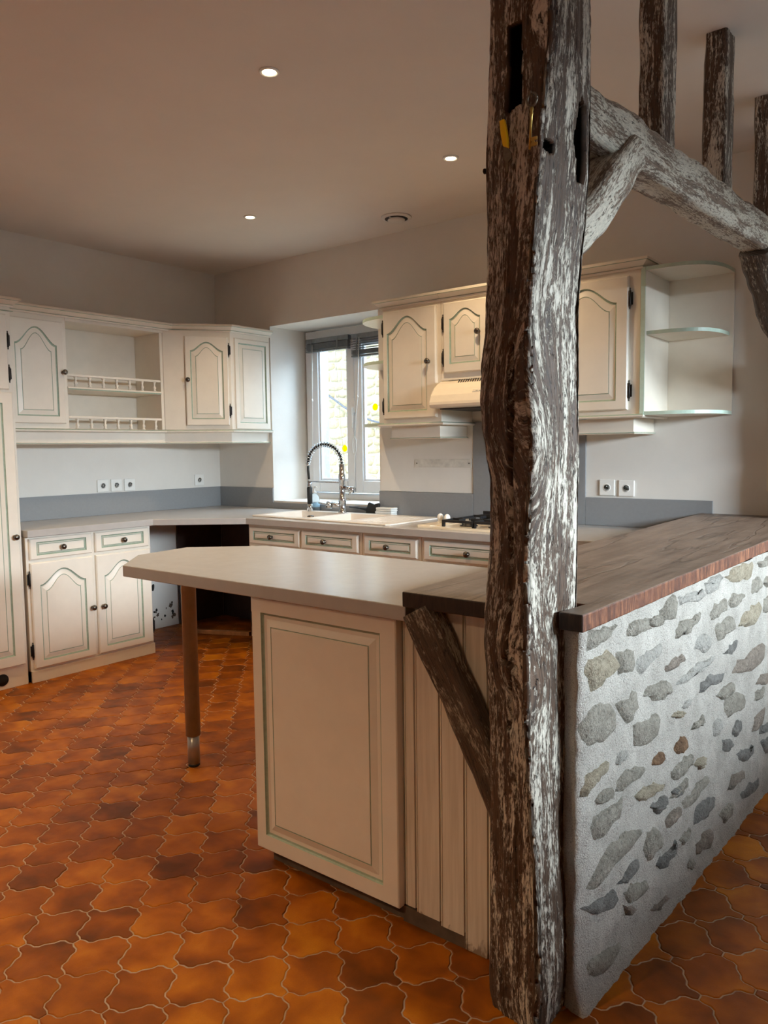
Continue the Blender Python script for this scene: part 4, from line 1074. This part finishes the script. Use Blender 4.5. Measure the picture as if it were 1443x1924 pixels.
def tab(z):
    if z >= TAB[-1][0]: return TAB[-1][1:]
    for a, b in zip(TAB, TAB[1:]):
        if z <= b[0]:
            f = max(0, (z-a[0])/(b[0]-a[0])); f = f*f*(3-2*f); return tuple(p+(q-p)*f for p, q in zip(a[1:], b[1:]))
def sdist(p, poly):
    return min(((Vector(p)-(a+(b-a)*max(0, min(1, (Vector(p)-a).dot(b-a)/max(1e-9, (b-a).length_squared))))).length for a, b in zip(map(Vector, poly), map(Vector, poly[1:]))), default=9)
CRACKS = [([(4.118, 1.56), (4.119, 1.27), (4.120, 1.15), (4.121, 1.08), (4.115, .97), (4.108, .875)], .0042, .022),
          ([(4.104, .865), (4.114, .84), (4.118, .76), (4.112, .70)], .0040, .016), ([(4.10, .855), (4.128, .845)], .006, .016),
          ([(4.134, .60), (4.139, .50), (4.135, .42), (4.138, .30)], .0030, .012), ([(4.165, 1.46), (4.178, 1.445), (4.200, 1.452)], .0035, .016),
          ([(4.178, 1.46), (4.184, 1.53)], .002, .009), ([(4.155, 1.436), (4.168, 1.452)], .005, .018), ([(4.175, 1.455), (4.195, 1.49)], .0022, .010), ([(4.085, .13), (4.10, .03)], .003, .01)]
KNOTS = [(.10, 1.455, .050, .16, .10), (.045, 1.36, .045, .12, .07), (.21, 1.34, .050, .16, -.11), (.19, 1.15, .05, .10, .07), (.07, .87, .035, .08, .06), (.26, .80, .05, .12, -.08), (.10, 1.66, .035, .22, .06), (.24, 1.62, .04, .14, .06), (.12, 2.22, .03, .06, .05)]
def post():
    NZ, per = 620, 34; vs = []; g = []; fs = []; m = per*4
    Z0, Z1 = .0, 2.747
    for i in range(NZ+1):
        z = Z0+(Z1-Z0)*i/NZ; xl, xr, xm = tab(z)
        if z < .06: xl += .006*(1-z/.06)
        rad = .024
        cor = [Vector((xl, -2.578)), Vector((xm+.004, -2.604)), Vector((xr, -2.418)), Vector((xl+.012, -2.400))]
        # path: front (xl->xm), right (xm->xr), back, left
        ring = []
        for q in range(4):
            a, b = cor[q], cor[(q+1) % 4]; d = (b-a).normalized(); L = (b-a).length
            for s_ in range(per):
                f = s_/per; p = a+(b-a)*f
                # round the corner
                e = min(f*L, (1-f)*L); nr = Vector((d.y, -d.x))
                if e < rad: p = p-nr*(rad-sqrt(max(0, rad*rad-(rad-e)**2)))*.62
                ring.append((p, nr, q*1.0*.2+f*L))
        for p, nr, u in ring:
            k_ = 0; wz = z
            for (ku, kz, su, sz, am) in KNOTS:
                ex = exp(-((u-ku)/su)**2-((z-kz)/sz)**2); k_ += am*.42*ex
            dis = .0065*noise.noise((p.x*9, p.y*9, z*3.4))+.0038*noise.noise((u*24+9, z*2.6, 2))
            ridg = 1-abs(noise.noise((u*58+k_*40, z*2.4, 7)))*2
            fine = noise.noise(((u+k_)*150, z*6, 3))
            dis += .0022*fine - .0034*max(0, ridg-.62)*2.2 + .0018*noise.noise((u*200, z*40, 8))
            dis += .006*abs(k_)*8*.5*(noise.noise((u*40, z*30, 5)))*.6
            x, y = p.x, p.y
            paint = 0  # flags hollows whose shade is put into the colour
            if y < -2.50 and nr.y < -.5:
                for poly, wd, dp in CRACKS:
                    c = sdist((x, z), poly)
                    if c < wd*2.2: dis -= dp*max(0, 1-(c/(wd*1.5))**2) if c < wd*1.5 else 0
                # mortise on the front face
                sl = .110+.006*(z-2.05)/.18; 
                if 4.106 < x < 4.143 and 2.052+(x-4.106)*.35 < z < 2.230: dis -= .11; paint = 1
            if nr.x > .5:
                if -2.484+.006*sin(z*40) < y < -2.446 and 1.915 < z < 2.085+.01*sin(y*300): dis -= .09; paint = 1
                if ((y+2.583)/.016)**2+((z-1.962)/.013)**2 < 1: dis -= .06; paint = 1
                if ((y+2.50)/.05)**2+((z-.94)/.05)**2 < 1: dis -= .006*(1-((y+2.50)/.05)**2-((z-.94)/.05)**2)
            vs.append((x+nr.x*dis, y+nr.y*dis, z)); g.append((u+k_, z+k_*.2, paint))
    for i in range(NZ):
        for j in range(m): fs.append((i*m+j, i*m+(j+1) % m, (i+1)*m+(j+1) % m, (i+1)*m+j))
    fs += [tuple(range(m))[::-1], tuple(NZ*m+j for j in range(m))]
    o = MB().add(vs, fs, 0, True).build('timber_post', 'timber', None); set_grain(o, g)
    return tag(o, 'massive gnarled limewashed oak post standing from floor to ceiling', 'post')
pst = post()
bx = lambda y: 4.180+SK*(y+2.4)                       # right face of the tie beam
timber('tie_beam', 'timberw', [(bx(-2.43)-.050, -2.43, 2.128), (bx(-2.0)-.05, -2.0, 2.135), (bx(-1.5)-.05, -1.5, 2.139), (bx(-.9)-.05, -.9, 2.146), (bx(-.15)-.05, -.14, 2.152)], .102, .122, (0, 0, 1), 2, 'horizontal limewashed beam running from the post to the back', .006, chips=.002)
timber('knee_brace', 'timberw', [(4.138, -2.47, 1.778), (4.144, -2.30, 1.895), (4.152, -2.065, 2.098)], .095, .128, (1, 0, 0), 3, 'short pale knee brace between the post and the tie beam', .005, chips=.002)
timber('knee_brace', 'timberd', [(bx(-.78)-.05, -.80, 2.10), (bx(-.55)-.05, -.55, 1.925), (bx(-.2)-.04, -.15, 1.64)], .085, .105, (1, 0, 0), 5, 'dark knee brace below the far end of the tie beam', .006)
timber('far_post', 'timber', [(4.25, -.09, .993), (4.25, -.09, 2.745)], .14, .15, (0, 1, 0), 6, 'limewashed oak post at the far end of the tie beam', .006)
zb = lambda y: 2.195
for y, x, lab in ((-1.770, 4.142, 'hanging timber stud nearest the post, from ceiling to tie beam'), (-1.186, 4.153, 'second hanging timber stud from the post, at the ceiling'), (-.545, 4.168, 'hanging timber stud at the right edge of the picture')):
    timber('timber_stud', 'timber', [(x, y, 2.206), (x, y, 2.746)], .098, .076, (1, 0, 0), 7+y, lab, .0035, cham=.006)
# inclined strut under the bar top, left of the post
timber('diagonal_strut', 'timberd', [(3.786, -2.472, .9165), (4.072, -2.474, .405)], .058, .098, (1, 0, .5), 9, 'dark limewashed diagonal strut from the post to the bar top', .004)

# ---- things hanging on the post
t = thing('utility_knife', 'yellow box cutter hanging from a ring on the post', 'knife', (4.110, -2.606, 2.040))
MB().tube([(.006*cos(a), -.001, -.004+.009*sin(a)) for a in [2*pi*i/16 for i in range(17)]], .0009, 5).build('ring', 'iron2', t)
mb = MB().plate([(-.006, 0), (.005, .002), (.010, -.020), (.014, -.048), (.014, -.060), (.002, -.054), (-.003, -.030)], -.005, .005)
o = mb.build('handle', 'yellow', t, bevel=.002); o.rotation_euler = (pi/2, 0, 0); o.location = (0, -.002, -.010)
mb = MB().plate([(.003, -.054), (.013, -.060), (.022, -.072), (.022, -.082), (.014, -.088), (.013, -.108), (.008, -.108), (.007, -.086), (.002, -.078)], -.002, .002)
o = mb.build('blade', 'iron2', t); o.rotation_euler = (pi/2, 0, 0); o.location = (0, -.002, -.010)
t = thing('old_key', 'large antique brass key hanging on the post', 'key', (4.184, -2.618, 2.034))
MB().tube([(.011*cos(a), 0, .015+.013*sin(a)) for a in [2*pi*i/20 for i in range(21)]], .0026, 8).build('bow', 'iron2', t)
MB().lathe([(.0030, 0), (.0044, -.004), (.0028, -.009), (.0042, -.013), (.0026, -.017), (.0026, -.083)], Matrix(((1, 0, .06, 0), (0, 1, 0, 0), (0, 0, 1, 0), (0, 0, 0, 1))), 12).build('shank', 'brass', t)
MB().box(-.004, .012, -.0015, .0015, -.078, -.071).box(-.004, .012, -.0015, .0015, -.067, -.060).box(.0, .006, -.0015, .0015, -.072, -.066).build('bit', 'brass', t)
MB().lathe([(.0015, 0), (.0015, .02), (.004, .020), (.004, .022)], axis_mat((0, .012, .027), (0, -1, 0)), 8).build('nail', 'iron2', t)
t = thing('iron_nail', 'rusty iron nail sticking out of the left side of the post', 'nail', (4.044, -2.555, 1.957), 0)
MB().lathe([(.002, 0), (.002, .016), (.006, .016), (.006, .020), (.003, .022)], axis_mat((.008, 0, 0), (-1, 0, 0)), 10).build('shaft_and_head', 'iron', t)

# ---- odds and ends in the dark corner under the worktop
o = tag(MB().box(-.26, .26, -.018, .018, 0, .028).build('wood_offcut', 'offcut', bevel=.002), 'pale wooden batten lying on the tiles in the dark corner', 'batten')
o.location = (.52, -.50, .0015); o.rotation_euler = (0, 0, .42)
o = tag(MB().lathe([(.10, 0), (.125, .01), (.135, .22), (.142, .225), (.142, .24), (.128, .24), (.118, .03)], None, 28).build('plastic_bucket', 'black'), 'black bucket in the dark corner under the sink', 'bucket')
o.location = (.90, -.30, .0015)
tag(MB().box(.032, 1.08, -.030, -.014, .0015, .857).build('shade_board', 'brownpanel'), 'added dark board deepening the shade along the back wall under the corner worktop', 'board')  # dark sheet added so the corner void reads as deep shade
tag(MB().box(.014, .030, -.46, -.032, .0015, .857).build('shade_board', 'brownpanel'), 'added dark board deepening the shade along the left wall under the corner worktop', 'board')  # second added sheet, its dark colour standing in for shade
wl = bpy.data.objects['wall_left']; rc = random.Random(4)
for q in range(20):
    y = rc.uniform(-.74, -.48); zz = abs(rc.gauss(0, .07))+.05 if q > 4 else rc.uniform(.30, .50); rr_ = rc.uniform(.005, .016) if q > 4 else rc.uniform(.012, .03)
    P_ = [(y+rr_*cos(a)*rc.uniform(.5, 1.4), zz+rr_*1.2*sin(a)*rc.uniform(.5, 1.4)) for a in [2*pi*i/9 for i in range(9)]]
    vs = [(.0012, a, b) for a, b in P_]; MB().add(vs+[(-.002, a, b) for a, b in P_], [tuple(range(9))]+[(i, (i+1) % 9, 9+(i+1) % 9, 9+i) for i in range(9)]).build('plaster_chip', 'kick' if q % 3 else 'dark', wl)
